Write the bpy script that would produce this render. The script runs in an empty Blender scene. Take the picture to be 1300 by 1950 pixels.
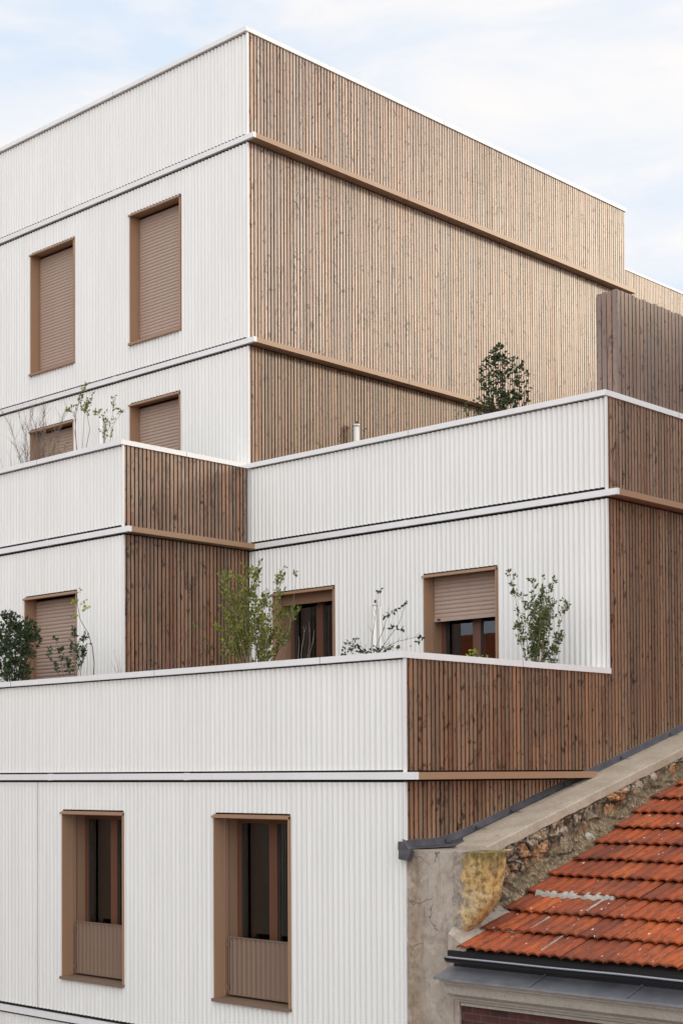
import bpy, math, random
from mathutils import Vector, Matrix, noise
random.seed(7)
PI = math.pi
scene = bpy.context.scene
COL = scene.collection

# ------------------------------------------------------------------ measured levels (metres)
W2, D1, D2, L = 6.138, 2.312, 3.644, 10.029     # plan of the stepped volumes
ZT, Z1, Z2, Z3, Z4, Z5 = 10.61, 9.0, 6.0, 2.977, -0.335, -3.334
ZC3, ZC4 = 4.166, 0.882
EX, EY = 0.16, 0.03                             # ledge overhangs
BAND = 0.075
XL = -8.5                                       # how far the white fronts run to the left
GROUND = -7.2

# ------------------------------------------------------------------ material helpers
def mat(name):
    m = bpy.data.materials.new(name); m.use_nodes = True
    nt = m.node_tree; nt.nodes.clear()
    out = nt.nodes.new('ShaderNodeOutputMaterial')
    b = nt.nodes.new('ShaderNodeBsdfPrincipled')
    nt.links.new(b.outputs[0], out.inputs[0])
    return m, nt, b
def N(nt, typ, **kw):
    n = nt.nodes.new('ShaderNode' + typ)
    for k, v in kw.items():
        if k.startswith('i_'):
            key = k[2:]
            key = int(key) if key.isdigit() else key
            n.inputs[key].default_value = v
        else: setattr(n, k, v)
    return n
def LK(nt, a, b): nt.links.new(a, b)
def coords(nt, scale=(1,1,1), loc=(0,0,0)):
    g = N(nt, 'NewGeometry'); mp = N(nt, 'Mapping')
    mp.inputs['Scale'].default_value = scale; mp.inputs['Location'].default_value = loc
    LK(nt, g.outputs['Position'], mp.inputs[0]); return mp.outputs[0]
def ramp(nt, fac, stops, interp='LINEAR'):
    r = N(nt, 'ValToRGB'); r.color_ramp.interpolation = interp
    e = r.color_ramp.elements
    while len(e) < len(stops): e.new(0.5)
    for i, (p, c) in enumerate(stops):
        e[i].position = p; e[i].color = (c, c, c, 1) if isinstance(c, (int, float)) else (*c, 1)
    LK(nt, fac, r.inputs[0]); return r.outputs[0]
def mix(nt, a, b, fac, blend='MIX'):
    m = N(nt, 'Mix', data_type='RGBA', blend_type=blend)
    for sock, v in ((m.inputs[0], fac), (m.inputs[6], a), (m.inputs[7], b)):
        if isinstance(v, (int, float)): sock.default_value = v
        elif isinstance(v, tuple): sock.default_value = (*v, 1)
        else: LK(nt, v, sock)
    return m.outputs[2]
def math_(nt, op, a, b=None, clamp=False):
    m = N(nt, 'Math', operation=op); m.use_clamp = clamp
    for s, v in ((m.inputs[0], a), (m.inputs[1], b)):
        if v is None: continue
        if isinstance(v, (int, float)): s.default_value = v
        else: LK(nt, v, s)
    return m.outputs[0]
def noise_(nt, vec, scale, detail=3, rough=.55, dist=0):
    n = N(nt, 'TexNoise', i_Scale=scale, i_Detail=detail, i_Roughness=rough, i_Distortion=dist)
    LK(nt, vec, n.inputs['Vector']); return n.outputs['Fac']
def vor(nt, vec, scale, feature='F1', out='Distance', rnd=1.0):
    v = N(nt, 'TexVoronoi', feature=feature); v.inputs['Scale'].default_value = scale
    v.inputs['Randomness'].default_value = rnd
    LK(nt, vec, v.inputs['Vector']); return v.outputs[out]
def bump(nt, b, h, strength=.3, dist=.01):
    n = N(nt, 'Bump', i_Strength=strength, i_Distance=dist); LK(nt, h, n.inputs['Height']); LK(nt, n.outputs[0], b.inputs['Normal'])

def painted(name, col, rough=.45, var=.05, metallic=0.0, streak=.05):
    m, nt, b = mat(name)
    n1 = noise_(nt, coords(nt, (1, 1, .5)), 1.1, 3)
    n2 = noise_(nt, coords(nt, (14, 14, .5)), 1.0, 4, .65)
    f1 = ramp(nt, n1, [(.3, 1 - var), (.7, 1.0)])
    f2 = ramp(nt, n2, [(.35, 1 - streak), (.62, 1.0)])
    c = mix(nt, col, f1, 1.0, 'MULTIPLY'); c = mix(nt, c, f2, 1.0, 'MULTIPLY')
    LK(nt, c, b.inputs['Base Color']); b.inputs['Roughness'].default_value = rough
    b.inputs['Metallic'].default_value = metallic
    return m

def wood(name, light, dark, knot=(.10, .055, .035), weather=.3, contrast=1.0, grey=(.32, .26, .22)):
    """Larch slats: one shade per slat (mesh island), long grain, knots and dark resin streaks."""
    m, nt, b = mat(name)
    g = N(nt, 'NewGeometry'); rnd = g.outputs['Random Per Island']
    sep = N(nt, 'SeparateXYZ'); LK(nt, g.outputs['Position'], sep.inputs[0])
    # every slat gets its own slice of the pattern
    off = math_(nt, 'MULTIPLY', rnd, 37.0)
    cmb = N(nt, 'CombineXYZ'); LK(nt, math_(nt, 'ADD', sep.outputs[0], sep.outputs[1]), cmb.inputs[0])
    LK(nt, off, cmb.inputs[1]); LK(nt, sep.outputs[2], cmb.inputs[2])
    def mp(s):
        k = N(nt, 'Mapping'); k.inputs['Scale'].default_value = s; LK(nt, cmb.outputs[0], k.inputs[0]); return k.outputs[0]
    grain = noise_(nt, mp((60, 1, 1.3)), 1.0, 5, .6, 1.2)
    broad = noise_(nt, mp((3, 1, .55)), 1.0, 3, .5)
    base = mix(nt, dark, light, ramp(nt, rnd, [(0, .15), (.35, .55), (.7, .8), (1, 1.0)]))
    base = mix(nt, base, grey, math_(nt, 'MULTIPLY', ramp(nt, broad, [(.38, 0), (.68, 1)]), weather))
    r2 = math_(nt, 'FRACT', math_(nt, 'MULTIPLY', rnd, 17.31))
    base = mix(nt, base, (.80, .97, 1.06), math_(nt, 'MULTIPLY', ramp(nt, r2, [(.3, 0), (.9, 1)]), .5), 'MULTIPLY')
    r3 = math_(nt, 'FRACT', math_(nt, 'MULTIPLY', rnd, 53.7))
    base = mix(nt, base, (1.25, .92, .72), math_(nt, 'MULTIPLY', ramp(nt, r3, [(.55, 0), (.95, 1)]), .5), 'MULTIPLY')
    g2 = ramp(nt, grain, [(.25, .5), (.5, .93), (.8, 1.18)])
    c = mix(nt, base, g2, .75 * contrast, 'MULTIPLY')
    # knots: pattern partly shared between neighbours, so streaks wander over several slats
    k = N(nt, 'Mapping'); k.inputs['Scale'].default_value = (1, 1, .62)
    wv = N(nt, 'TexNoise', i_Scale=3.4, i_Detail=3.0); LK(nt, g.outputs['Position'], wv.inputs['Vector'])
    wadd = N(nt, 'VectorMath', operation='MULTIPLY_ADD'); LK(nt, wv.outputs['Color'], wadd.inputs[0])
    wadd.inputs[1].default_value = (.7, .7, .9); LK(nt, g.outputs['Position'], wadd.inputs[2])
    jit = N(nt, 'CombineXYZ'); LK(nt, math_(nt, 'MULTIPLY', rnd, .16), jit.inputs[2])
    wj = N(nt, 'VectorMath', operation='ADD'); LK(nt, wadd.outputs[0], wj.inputs[0]); LK(nt, jit.outputs[0], wj.inputs[1])
    LK(nt, wj.outputs[0], k.inputs[0])
    kd = vor(nt, k.outputs[0], 6.2)
    kn = ramp(nt, kd, [(.04, 1), (.15, .85), (.27, .0)])
    gate = ramp(nt, noise_(nt, mp((2, 3, 2.3)), 1.0, 1), [(.39, 0), (.47, 1)])
    kn = math_(nt, 'MULTIPLY', kn, gate)
    st = noise_(nt, mp((16, 1, 4.2)), 1.0, 5, .75, 2.0)
    st = math_(nt, 'MULTIPLY', ramp(nt, st, [(.55, 0), (.66, 1)]), .85)
    # wispy resin lines that cross several slats
    rl = noise_(nt, coords(nt, (1, 1, .8)), 3.1, 4, .6, .6)
    rl = math_(nt, 'ABSOLUTE', math_(nt, 'SUBTRACT', rl, .5))
    rg = ramp(nt, noise_(nt, mp((1.5, .5, 1.2)), 1.0, 2), [(.50, 0), (.60, 1)])
    rl = math_(nt, 'MULTIPLY', ramp(nt, rl, [(.0, .85), (.022, 0)]), rg)
    dk = math_(nt, 'MAXIMUM', math_(nt, 'MAXIMUM', kn, st), rl)
    c = mix(nt, c, knot, math_(nt, 'MULTIPLY', dk, .95 * contrast, True))
    LK(nt, c, b.inputs['Base Color']); b.inputs['Roughness'].default_value = .38
    b.inputs['Specular IOR Level'].default_value = .55
    bump(nt, b, grain, .25, .004)
    return m

# ------------------------------------------------------------------ materials
M = {}
M['white'] = painted('white_metal', (.82, .79, .735), .42, .04, 0, .06)
M['white_trim'] = painted('white_trim', (.82, .79, .76), .4, .05, 0, .03)
M['tan'] = painted('tan_metal', (.38, .222, .13), .42, .07, 0, .04)
M['tan_dark'] = painted('tan_metal_reveal', (.33, .19, .115), .45, .07, 0, .04)
M['shutter'] = painted('shutter_metal', (.43, .305, .235), .45, .05, 0, .05)
M['guard'] = painted('guard_metal', (.22, .14, .095), .5, .06, 0, .10)
M['sash'] = painted('sash_brown', (.15, .062, .034), .4, .10, 0, .10)
M['rubber'] = painted('dark_gasket', (.03, .028, .027), .6)
M['membrane'] = painted('dark_membrane', (.012, .008, .006), .9, .2)
M['inner'] = painted('parapet_lining', (.45, .43, .41), .8, .15)
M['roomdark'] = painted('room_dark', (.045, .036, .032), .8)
M['curtain'] = painted('curtain_cloth', (.34, .32, .29), .9, .1, 0, .25)
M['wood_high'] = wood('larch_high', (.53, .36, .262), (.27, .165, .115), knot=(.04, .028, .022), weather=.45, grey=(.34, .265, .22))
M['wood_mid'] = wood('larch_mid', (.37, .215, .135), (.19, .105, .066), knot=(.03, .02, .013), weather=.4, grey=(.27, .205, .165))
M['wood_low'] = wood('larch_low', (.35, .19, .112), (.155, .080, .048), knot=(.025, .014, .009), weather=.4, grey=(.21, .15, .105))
M['wood_screen'] = wood('larch_screen', (.30, .185, .13), (.19, .115, .085), knot=(.05, .03, .022), weather=.7, grey=(.22, .165, .14))

def glassmat():
    m, nt, b = mat('window_glass')
    nt.nodes.remove(b); out = [n for n in nt.nodes if n.type == 'OUTPUT_MATERIAL'][0]
    t = N(nt, 'BsdfTransparent'); t.inputs[0].default_value = (.75, .78, .78, 1)
    g = N(nt, 'BsdfGlossy'); g.inputs['Roughness'].default_value = .01; g.inputs[0].default_value = (1, 1, 1, 1)
    f = N(nt, 'Fresnel', i_IOR=1.9); mx = N(nt, 'MixShader')
    LK(nt, f.outputs[0], mx.inputs[0]); LK(nt, t.outputs[0], mx.inputs[1]); LK(nt, g.outputs[0], mx.inputs[2]); LK(nt, mx.outputs[0], out.inputs[0])
    return m
M['glass'] = glassmat()

def tilemat():
    m, nt, b = mat('clay_tile')
    g = N(nt, 'NewGeometry'); rnd = g.outputs['Random Per Island']
    c = ramp(nt, rnd, [(0, (.22, .045, .014)), (.3, (.35, .064, .013)), (.6, (.43, .082, .014)), (.85, (.52, .115, .022)), (1, (.30, .065, .02))])
    n1 = noise_(nt, coords(nt, (1, 1, 1)), 1.3, 4)
    c = mix(nt, c, (.13, .032, .016), math_(nt, 'MULTIPLY', ramp(nt, n1, [(.45, 0), (.7, 1)]), .55))
    n2 = noise_(nt, coords(nt, (40, 7, 7)), 1.0, 4, .7)
    c = mix(nt, c, (.07, .028, .018), math_(nt, 'MULTIPLY', ramp(nt, n2, [(.46, 0), (.66, 1)]), .75))
    # pale lichen and bird droppings
    v = vor(nt, coords(nt, (1.6, .62, .62)), 10.0); n3 = noise_(nt, coords(nt), 9, 3)
    gate = ramp(nt, noise_(nt, coords(nt, (1, 1, 1)), 2.4, 2), [(.42, 0), (.55, 1)])
    sp = math_(nt, 'MULTIPLY', ramp(nt, math_(nt, 'ADD', v, math_(nt, 'MULTIPLY', n3, .16)), [(.175, 1), (.205, 0)]), gate)
    c = mix(nt, c, (.72, .62, .55), math_(nt, 'MULTIPLY', sp, .85))
    LK(nt, c, b.inputs['Base Color']); b.inputs['Roughness'].default_value = .72
    bump(nt, b, n2, .3, .004); return m
M['tile'] = tilemat()

def stonemat():
    m, nt, b = mat('rubble_stone')
    p = coords(nt); w = N(nt, 'TexNoise', i_Scale=7.0, i_Detail=3.0); LK(nt, p, w.inputs['Vector'])
    wa = N(nt, 'VectorMath', operation='MULTIPLY_ADD'); LK(nt, w.outputs['Color'], wa.inputs[0]); wa.inputs[1].default_value = (.14, .14, .14); LK(nt, p, wa.inputs[2])
    vc = N(nt, 'TexVoronoi'); vc.inputs['Scale'].default_value = 4.6; LK(nt, wa.outputs[0], vc.inputs['Vector'])
    s = N(nt, 'SeparateColor'); LK(nt, vc.outputs['Color'], s.inputs[0])
    c = ramp(nt, s.outputs[0], [(0, (.10, .065, .04)), (.2, (.32, .20, .11)), (.4, (.38, .29, .19)), (.55, (.45, .20, .07)), (.7, (.20, .14, .09)), (.85, (.55, .43, .30)), (1, (.36, .24, .14))])
    ed = vor(nt, wa.outputs[0], 4.6, 'DISTANCE_TO_EDGE')
    c = mix(nt, (.035, .026, .018), c, ramp(nt, ed, [(.01, 0), (.13, 1)]))
    n = noise_(nt, p, 26, 5, .7)
    c = mix(nt, c, ramp(nt, n, [(.38, .22), (.50, .95), (.66, 1.7)]), 1.0, 'MULTIPLY')
    # brown moss over the mortar near the tiles: world height relative to the sloping roof
    sep = N(nt, 'SeparateXYZ'); LK(nt, p, sep.inputs[0])
    h = math_(nt, 'SUBTRACT', sep.outputs[2], math_(nt, 'ADD', math_(nt, 'MULTIPLY', sep.outputs[1], .36), -.66))
    h = math_(nt, 'ADD', h, math_(nt, 'MULTIPLY', noise_(nt, p, 3.2, 3), -.45))
    gm = ramp(nt, h, [(.0, 1), (.12, 0)])
    fz = noise_(nt, coords(nt, (8, 30, 14)), 1.6, 5, .75)
    moss = ramp(nt, fz, [(.36, (.055, .038, .02)), (.5, (.17, .12, .065)), (.60, (.33, .25, .155)), (.72, (.66, .54, .41))])
    c = mix(nt, c, moss, math_(nt, 'MULTIPLY', gm, .88))
    LK(nt, c, b.inputs['Base Color']); b.inputs['Roughness'].default_value = .95
    bump(nt, b, n, .8, .02); return m
M['rubble'] = stonemat()

def plaster():
    m, nt, b = mat('old_plaster')
    p = coords(nt); n = noise_(nt, p, 2.2, 4); n2 = noise_(nt, p, 14, 5, .7)
    c = ramp(nt, n, [(.3, (.36, .29, .225)), (.5, (.43, .355, .285)), (.7, (.48, .40, .325))])
    sep = N(nt, 'SeparateXYZ'); LK(nt, p, sep.inputs[0])
    # rust-brown staining along the joint with the new facade, patchy
    edge = ramp(nt, math_(nt, 'ADD', math_(nt, 'SUBTRACT', sep.outputs[0], 6.14), math_(nt, 'MULTIPLY', n, -.28)), [(.0, 1), (.10, 0)])
    edge = math_(nt, 'MULTIPLY', edge, ramp(nt, n2, [(.38, 0), (.6, 1)]))
    c = mix(nt, c, (.27, .16, .075), math_(nt, 'MULTIPLY', edge, .8))
    c = mix(nt, c, (.20, .15, .11), math_(nt, 'MULTIPLY', ramp(nt, noise_(nt, p, 5, 5, .75), [(.50, 0), (.68, 1)]), .6))
    run = noise_(nt, coords(nt, (9, 9, 1.1)), 1.6, 5, .7)
    c = mix(nt, c, (.17, .125, .085), math_(nt, 'MULTIPLY', ramp(nt, run, [(.52, 0), (.70, 1)]), .55))
    c = mix(nt, c, (.52, .44, .35), math_(nt, 'MULTIPLY', ramp(nt, noise_(nt, p, 3.3, 3), [(.60, 0), (.64, 1)]), .6))
    # hairline cracks
    w = N(nt, 'TexNoise', i_Scale=4.0, i_Detail=4.0); LK(nt, p, w.inputs['Vector'])
    wa = N(nt, 'VectorMath', operation='MULTIPLY_ADD'); LK(nt, w.outputs['Color'], wa.inputs[0]); wa.inputs[1].default_value = (.35, .35, .35); LK(nt, p, wa.inputs[2])
    ck = vor(nt, wa.outputs[0], 2.1, 'DISTANCE_TO_EDGE')
    cm = math_(nt, 'MULTIPLY', ramp(nt, ck, [(.004, 1), (.012, 0)]), ramp(nt, noise_(nt, p, 1.7, 2), [(.50, 0), (.56, 1)]))
    c = mix(nt, c, (.09, .06, .045), math_(nt, 'MULTIPLY', cm, .8))
    c = mix(nt, c, ramp(nt, n2, [(.3, .86), (.7, 1.06)]), 1.0, 'MULTIPLY')
    LK(nt, c, b.inputs['Base Color']); b.inputs['Roughness'].default_value = .9
    h = math_(nt, 'SUBTRACT', n2, cm)
    bump(nt, b, h, .45, .01); return m
M['plaster'] = plaster()

def ochre():
    m, nt, b = mat('ochre_render')
    p = coords(nt); n = noise_(nt, p, 16, 6, .75); n1 = noise_(nt, p, 4, 4)
    c = ramp(nt, n1, [(.3, (.34, .21, .10)), (.5, (.50, .30, .10)), (.7, (.52, .38, .21))])
    c = mix(nt, c, ramp(nt, n, [(.38, .4), (.5, 1.0), (.66, 1.35)]), .95, 'MULTIPLY')
    sep = N(nt, 'SeparateXYZ'); LK(nt, p, sep.inputs[0])
    rag = math_(nt, 'MULTIPLY', noise_(nt, coords(nt, (1, 1, .25)), 11, 3), .8)
    gm = ramp(nt, math_(nt, 'ADD', sep.outputs[2], rag), [(-.86 + 1.0 - 1.0 if False else .0, 0), (1, 1)])
    t = math_(nt, 'ADD', math_(nt, 'ADD', sep.outputs[2], 1.03), math_(nt, 'SUBTRACT', rag, .37))
    gm = ramp(nt, math_(nt, 'ADD', t, .2), [(.06, 0), (.20, 1)])
    c = mix(nt, c, (.09, .08, .018), math_(nt, 'MULTIPLY', gm, .75))
    # grey-pink bare strip near the plaster
    lf = ramp(nt, math_(nt, 'ADD', sep.outputs[0], math_(nt, 'MULTIPLY', n1, .15)), [(0, 0), (1, 1)])
    u = math_(nt, 'ADD', math_(nt, 'SUBTRACT', sep.outputs[0], 6.90), math_(nt, 'MULTIPLY', n1, .12))
    c = mix(nt, mix(nt, (.40, .325, .255), ramp(nt, n, [(.38, .6), (.6, 1.1)]), 1.0, 'MULTIPLY'), c, ramp(nt, math_(nt, 'ADD', u, math_(nt, 'MULTIPLY', math_(nt, 'SUBTRACT', n, .5), .5)), [(.0, 0), (.06, 1)]))
    pit = vor(nt, coords(nt, (1, 1, .8)), 19.0)
    c = mix(nt, c, (.09, .055, .03), math_(nt, 'MULTIPLY', ramp(nt, math_(nt, 'ADD', pit, math_(nt, 'MULTIPLY', n, .25)), [(.22, 1), (.32, 0)]), .6))
    LK(nt, c, b.inputs['Base Color']); b.inputs['Roughness'].default_value = .95
    bump(nt, b, n, .9, .02); return m
M['ochre'] = ochre()

def concrete(name, a, b_, sc=3):
    m, nt, b = mat(name)
    p = coords(nt); n = noise_(nt, p, sc, 5, .6); n2 = noise_(nt, p, 30, 4, .7)
    c = ramp(nt, n, [(.3, a), (.7, b_)])
    c = mix(nt, c, ramp(nt, n2, [(.3, .82), (.6, 1.05)]), 1.0, 'MULTIPLY')
    c = mix(nt, c, (.12, .095, .07), math_(nt, 'MULTIPLY', ramp(nt, noise_(nt, p, 8, 5, .8), [(.60, 0), (.72, 1)]), .5))
    LK(nt, c, b.inputs['Base Color']); b.inputs['Roughness'].default_value = .9
    bump(nt, b, n2, .5, .006); return m
M['cement'] = concrete('cement_coping', (.38, .30, .215), (.50, .41, .31))
M['mortar'] = concrete('grey_mortar', (.27, .255, .20), (.50, .475, .41), 9)
M['stone_trim'] = concrete('painted_cornice', (.44, .38, .31), (.52, .455, .375), 2)
M['asphalt'] = concrete('asphalt', (.045, .045, .045), (.06, .06, .06), 6)
M['pave'] = concrete('pavement_stone', (.28, .26, .24), (.34, .32, .3), 4)
M['render_far'] = concrete('opposite_render', (.34, .28, .22), (.40, .34, .27), 2)
M['floor'] = concrete('terrace_paving', (.25, .24, .22), (.32, .30, .28), 3)
M['soil'] = concrete('planter_soil', (.04, .028, .02), (.09, .06, .04), 20)

def lead():
    m, nt, b = mat('lead_sheet')
    p = coords(nt); n = noise_(nt, p, 5, 5, .65); n2 = noise_(nt, p, 1.4, 2)
    c = ramp(nt, n, [(.3, (.055, .052, .058)), (.6, (.10, .095, .103)), (.75, (.19, .18, .18))])
    LK(nt, c, b.inputs['Base Color']); b.inputs['Roughness'].default_value = .42; b.inputs['Metallic'].default_value = .35
    bump(nt, b, n, .4, .01); return m
M['lead'] = lead()
def zinc():
    m, nt, b = mat('zinc_sheet')
    p = coords(nt, (1, 1, 1)); n = noise_(nt, p, 3.5, 4, .6)
    c = ramp(nt, n, [(.3, (.17, .172, .185)), (.7, (.29, .292, .31))])
    LK(nt, c, b.inputs['Base Color']); b.inputs['Roughness'].default_value = .38; b.inputs['Metallic'].default_value = .5
    bump(nt, b, n, .15, .01); return m
M['zinc'] = zinc()
M['bead'] = painted('zinc_bead', (.42, .42, .44), .3, .1, .5)
M['gutter'] = painted('gutter_dark', (.022, .022, .025), .35, .2, .3)

def brick():
    m, nt, b = mat('dark_brick')
    g = N(nt, 'NewGeometry'); s = N(nt, 'SeparateXYZ'); LK(nt, g.outputs['Position'], s.inputs[0])
    k = N(nt, 'CombineXYZ'); LK(nt, s.outputs[0], k.inputs[0]); LK(nt, s.outputs[2], k.inputs[1])
    t = N(nt, 'TexBrick'); t.offset = .5
    LK(nt, k.outputs[0], t.inputs['Vector']); t.inputs['Scale'].default_value = 1.0
    t.inputs['Brick Width'].default_value = .22; t.inputs['Row Height'].default_value = .068; t.inputs['Mortar Size'].default_value = .006
    t.inputs['Color1'].default_value = (.12, .03, .022, 1); t.inputs['Color2'].default_value = (.04, .014, .012, 1); t.inputs['Mortar'].default_value = (.10, .07, .06, 1)
    c = mix(nt, t.outputs[0], ramp(nt, noise_(nt, coords(nt), 12, 4), [(.3, .6), (.7, 1.2)]), .8, 'MULTIPLY')
    LK(nt, c, b.inputs['Base Color']); b.inputs['Roughness'].default_value = .6
    return m
M['brick'] = brick()

def leafmat(name, a, b_, tr=.25):
    m, nt, b = mat(name)
    g = N(nt, 'NewGeometry'); rnd = g.outputs['Random Per Island']
    c = ramp(nt, rnd, [(0, a), (.8, b_), (1, tuple(min(1, x * 1.5) for x in b_))])
    LK(nt, c, b.inputs['Base Color']); b.inputs['Roughness'].default_value = .5
    b.inputs['Specular IOR Level'].default_value = .35
    out = [n for n in nt.nodes if n.type == 'OUTPUT_MATERIAL'][0]
    t = N(nt, 'BsdfTranslucent'); LK(nt, c, t.inputs[0]); mx = N(nt, 'MixShader'); mx.inputs[0].default_value = tr
    LK(nt, b.outputs[0], mx.inputs[1]); LK(nt, t.outputs[0], mx.inputs[2]); LK(nt, mx.outputs[0], out.inputs[0]); return m
M['leaf_dark'] = leafmat('leaf_dark', (.012, .024, .008), (.045, .07, .02), .12)
M['leaf_mid'] = leafmat('leaf_mid', (.03, .05, .012), (.12, .15, .035), .25)
M['leaf_olive'] = leafmat('leaf_olive', (.07, .09, .018), (.26, .27, .055), .35)
M['leaf_lime'] = leafmat('leaf_lime', (.22, .30, .03), (.34, .42, .06), .35)
M['leaf_fresh'] = leafmat('leaf_fresh', (.10, .15, .03), (.26, .30, .08), .3)
M['stem_brown'] = painted('stem_brown', (.10, .065, .045), .8, .3)
M['stem_tan'] = painted('stem_tan', (.30, .22, .13), .8, .3)
M['stem_red'] = painted('stem_red', (.24, .09, .07), .7, .3)
M['stem_twig'] = painted('stem_twig', (.30, .22, .165), .8, .3)
M['stem_pale'] = painted('stem_pale', (.36, .27, .21), .8, .2)

# ------------------------------------------------------------------ mesh collector
class MB:
    def __init__(s): s.v = []; s.f = []; s.sm = []
    def quad(s, a, b, c, d, sm=False):
        i = len(s.v); s.v += [a, b, c, d]; s.f.append((i, i+1, i+2, i+3)); s.sm.append(sm)
    def box(s, x0, x1, y0, y1, z0, z1):
        i = len(s.v)
        s.v += [(x0,y0,z0),(x1,y0,z0),(x1,y1,z0),(x0,y1,z0),(x0,y0,z1),(x1,y0,z1),(x1,y1,z1),(x0,y1,z1)]
        for q in ((3,2,1,0),(4,5,6,7),(0,1,5,4),(1,2,6,5),(2,3,7,6),(3,0,4,7)):
            s.f.append(tuple(i+k for k in q)); s.sm.append(False)
        return s
    def hexa(s, p):                      # 8 points: bottom ring then top ring
        i = len(s.v); s.v += [tuple(q) for q in p]
        for q in ((3,2,1,0),(4,5,6,7),(0,1,5,4),(1,2,6,5),(2,3,7,6),(3,0,4,7)):
            s.f.append(tuple(i+k for k in q)); s.sm.append(False)
        return s
    def prism(s, prof, a0, a1, axis='x'):   # closed profile of (p,q) extruded along axis
        i = len(s.v); n = len(prof)
        for a in (a0, a1):
            for p, q in prof: s.v.append((a, p, q) if axis == 'x' else (p, a, q))
        for k in range(n):
            k2 = (k+1) % n; s.f.append((i+k, i+k2, i+n+k2, i+n+k)); s.sm.append(False)
        s.f.append(tuple(i+k for k in range(n))[::-1]); s.f.append(tuple(i+n+k for k in range(n))); s.sm += [False, False]
        return s
    def tube(s, pts, radii, n=5):
        pts = [Vector(p) for p in pts]; i0 = len(s.v); m = len(pts)
        for k, p in enumerate(pts):
            t = (pts[min(k+1, m-1)] - pts[max(k-1, 0)]).normalized()
            a = t.orthogonal().normalized() if abs(t.z) < .95 else Vector((1, 0, 0)); a = (a - t*a.dot(t)).normalized()
            b = t.cross(a); r = radii[k] if isinstance(radii, (list, tuple)) else radii
            for j in range(n):
                an = 2*PI*j/n; s.v.append(tuple(p + (a*math.cos(an) + b*math.sin(an))*r))
        for k in range(m-1):
            for j in range(n):
                j2 = (j+1) % n; s.f.append((i0+k*n+j, i0+k*n+j2, i0+(k+1)*n+j2, i0+(k+1)*n+j)); s.sm.append(True)
        s.f.append(tuple(i0+j for j in range(n))[::-1]); s.f.append(tuple(i0+(m-1)*n+j for j in range(n))); s.sm += [False, False]
        return s
    def grid(s, P, sm=True):             # P[i][j]
        i0 = len(s.v); a = len(P); b = len(P[0])
        for r in P: s.v += [tuple(p) for p in r]
        for i in range(a-1):
            for j in range(b-1):
                s.f.append((i0+i*b+j, i0+(i+1)*b+j, i0+(i+1)*b+j+1, i0+i*b+j+1)); s.sm.append(sm)
        return s
    def build(s, name, m, parent=None):
        me = bpy.data.meshes.new(name); me.from_pydata(s.v, [], s.f); me.polygons.foreach_set('use_smooth', s.sm)
        me.materials.append(m); me.update()
        o = bpy.data.objects.new(name, me); COL.objects.link(o)
        if parent is not None:
            o.parent = parent
            w = Matrix.Translation(-Vector(root_loc(parent))); me.transform(w)
        return o
def root_loc(o):
    l = Vector(o.location)
    while o.parent is not None: o = o.parent; l += o.location
    return l
def thing(name, label, cat, loc=(0,0,0), group=None):
    o = bpy.data.objects.new(name, None); COL.objects.link(o); o.location = loc; o.empty_display_size = .2
    o['label'] = label; o['category'] = cat
    if group: o['group'] = group
    return o
def struct(o): o['kind'] = 'structure'; return o

# ------------------------------------------------------------------ facade helpers
def split(lo, hi, cuts):
    c = sorted([lo] + [k for k in cuts if lo < k < hi] + [hi]); return list(zip(c[:-1], c[1:]))
CH = .066
PITCH, AMP = .076, .0145
def corrugated(x0, x1, z0, z1, y, holes=(), seams=()):
    """Sine-profiled sheet facing -Y with crests at y; openings cut out exactly."""
    b = MB(); step = PITCH/8
    xs = [x0]; k = math.ceil(x0/step + 1e-6)
    while k*step < x1 - 1e-4: xs.append(k*step); k += 1
    xs.append(x1)
    for h in holes: xs += [h[0], h[1]]
    for sm in seams: xs += [sm-.0015, sm+.0015]
    xs = sorted(set(round(x, 5) for x in xs))
    fy = lambda x: y + 2*AMP*(.5+.5*math.sin(2*PI*x/PITCH))**1.7
    for a, c in zip(xs[:-1], xs[1:]):
        mid = (a+c)/2
        if any(abs(mid - sm) < .0015 for sm in seams): continue
        segs = [(z0, z1)]
        for h in holes:
            if h[0] < mid < h[1]:
                ns = []
                for s0, s1 in segs:
                    if h[3] <= s0 or h[2] >= s1: ns.append((s0, s1)); continue
                    if h[2] > s0: ns.append((s0, h[2]))
                    if h[3] < s1: ns.append((h[3], s1))
                segs = ns
        for s0, s1 in segs:
            b.quad((a, fy(a), s0), (c, fy(c), s0), (c, fy(c), s1), (a, fy(a), s1), True)
    # weld so smooth shading runs across the waves
    vm = {}; nv = []; nf = []
    for f in b.f:
        g = []
        for i in f:
            key = tuple(round(t, 5) for t in b.v[i])
            if key not in vm: vm[key] = len(nv); nv.append(key)
            g.append(vm[key])
        nf.append(tuple(g))
    b.v, b.f = nv, nf
    return b
def backing(x0, x1, z0, z1, y0, y1, holes=()):
    b = MB()
    for a, c in split(x0, x1, [k for h in holes for k in h[:2]]):
        mid = (a+c)/2; cuts = [h for h in holes if h[0] < mid < h[1]]
        z = z0
        for h in sorted(cuts, key=lambda h: h[2]):
            if h[2] > z: b.box(a, c, y0, y1, z, min(h[2], z1))
            z = max(z, h[3])
        if z < z1: b.box(a, c, y0, y1, z, z1)
    return b
SP, SW = .0675, .0482
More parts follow.
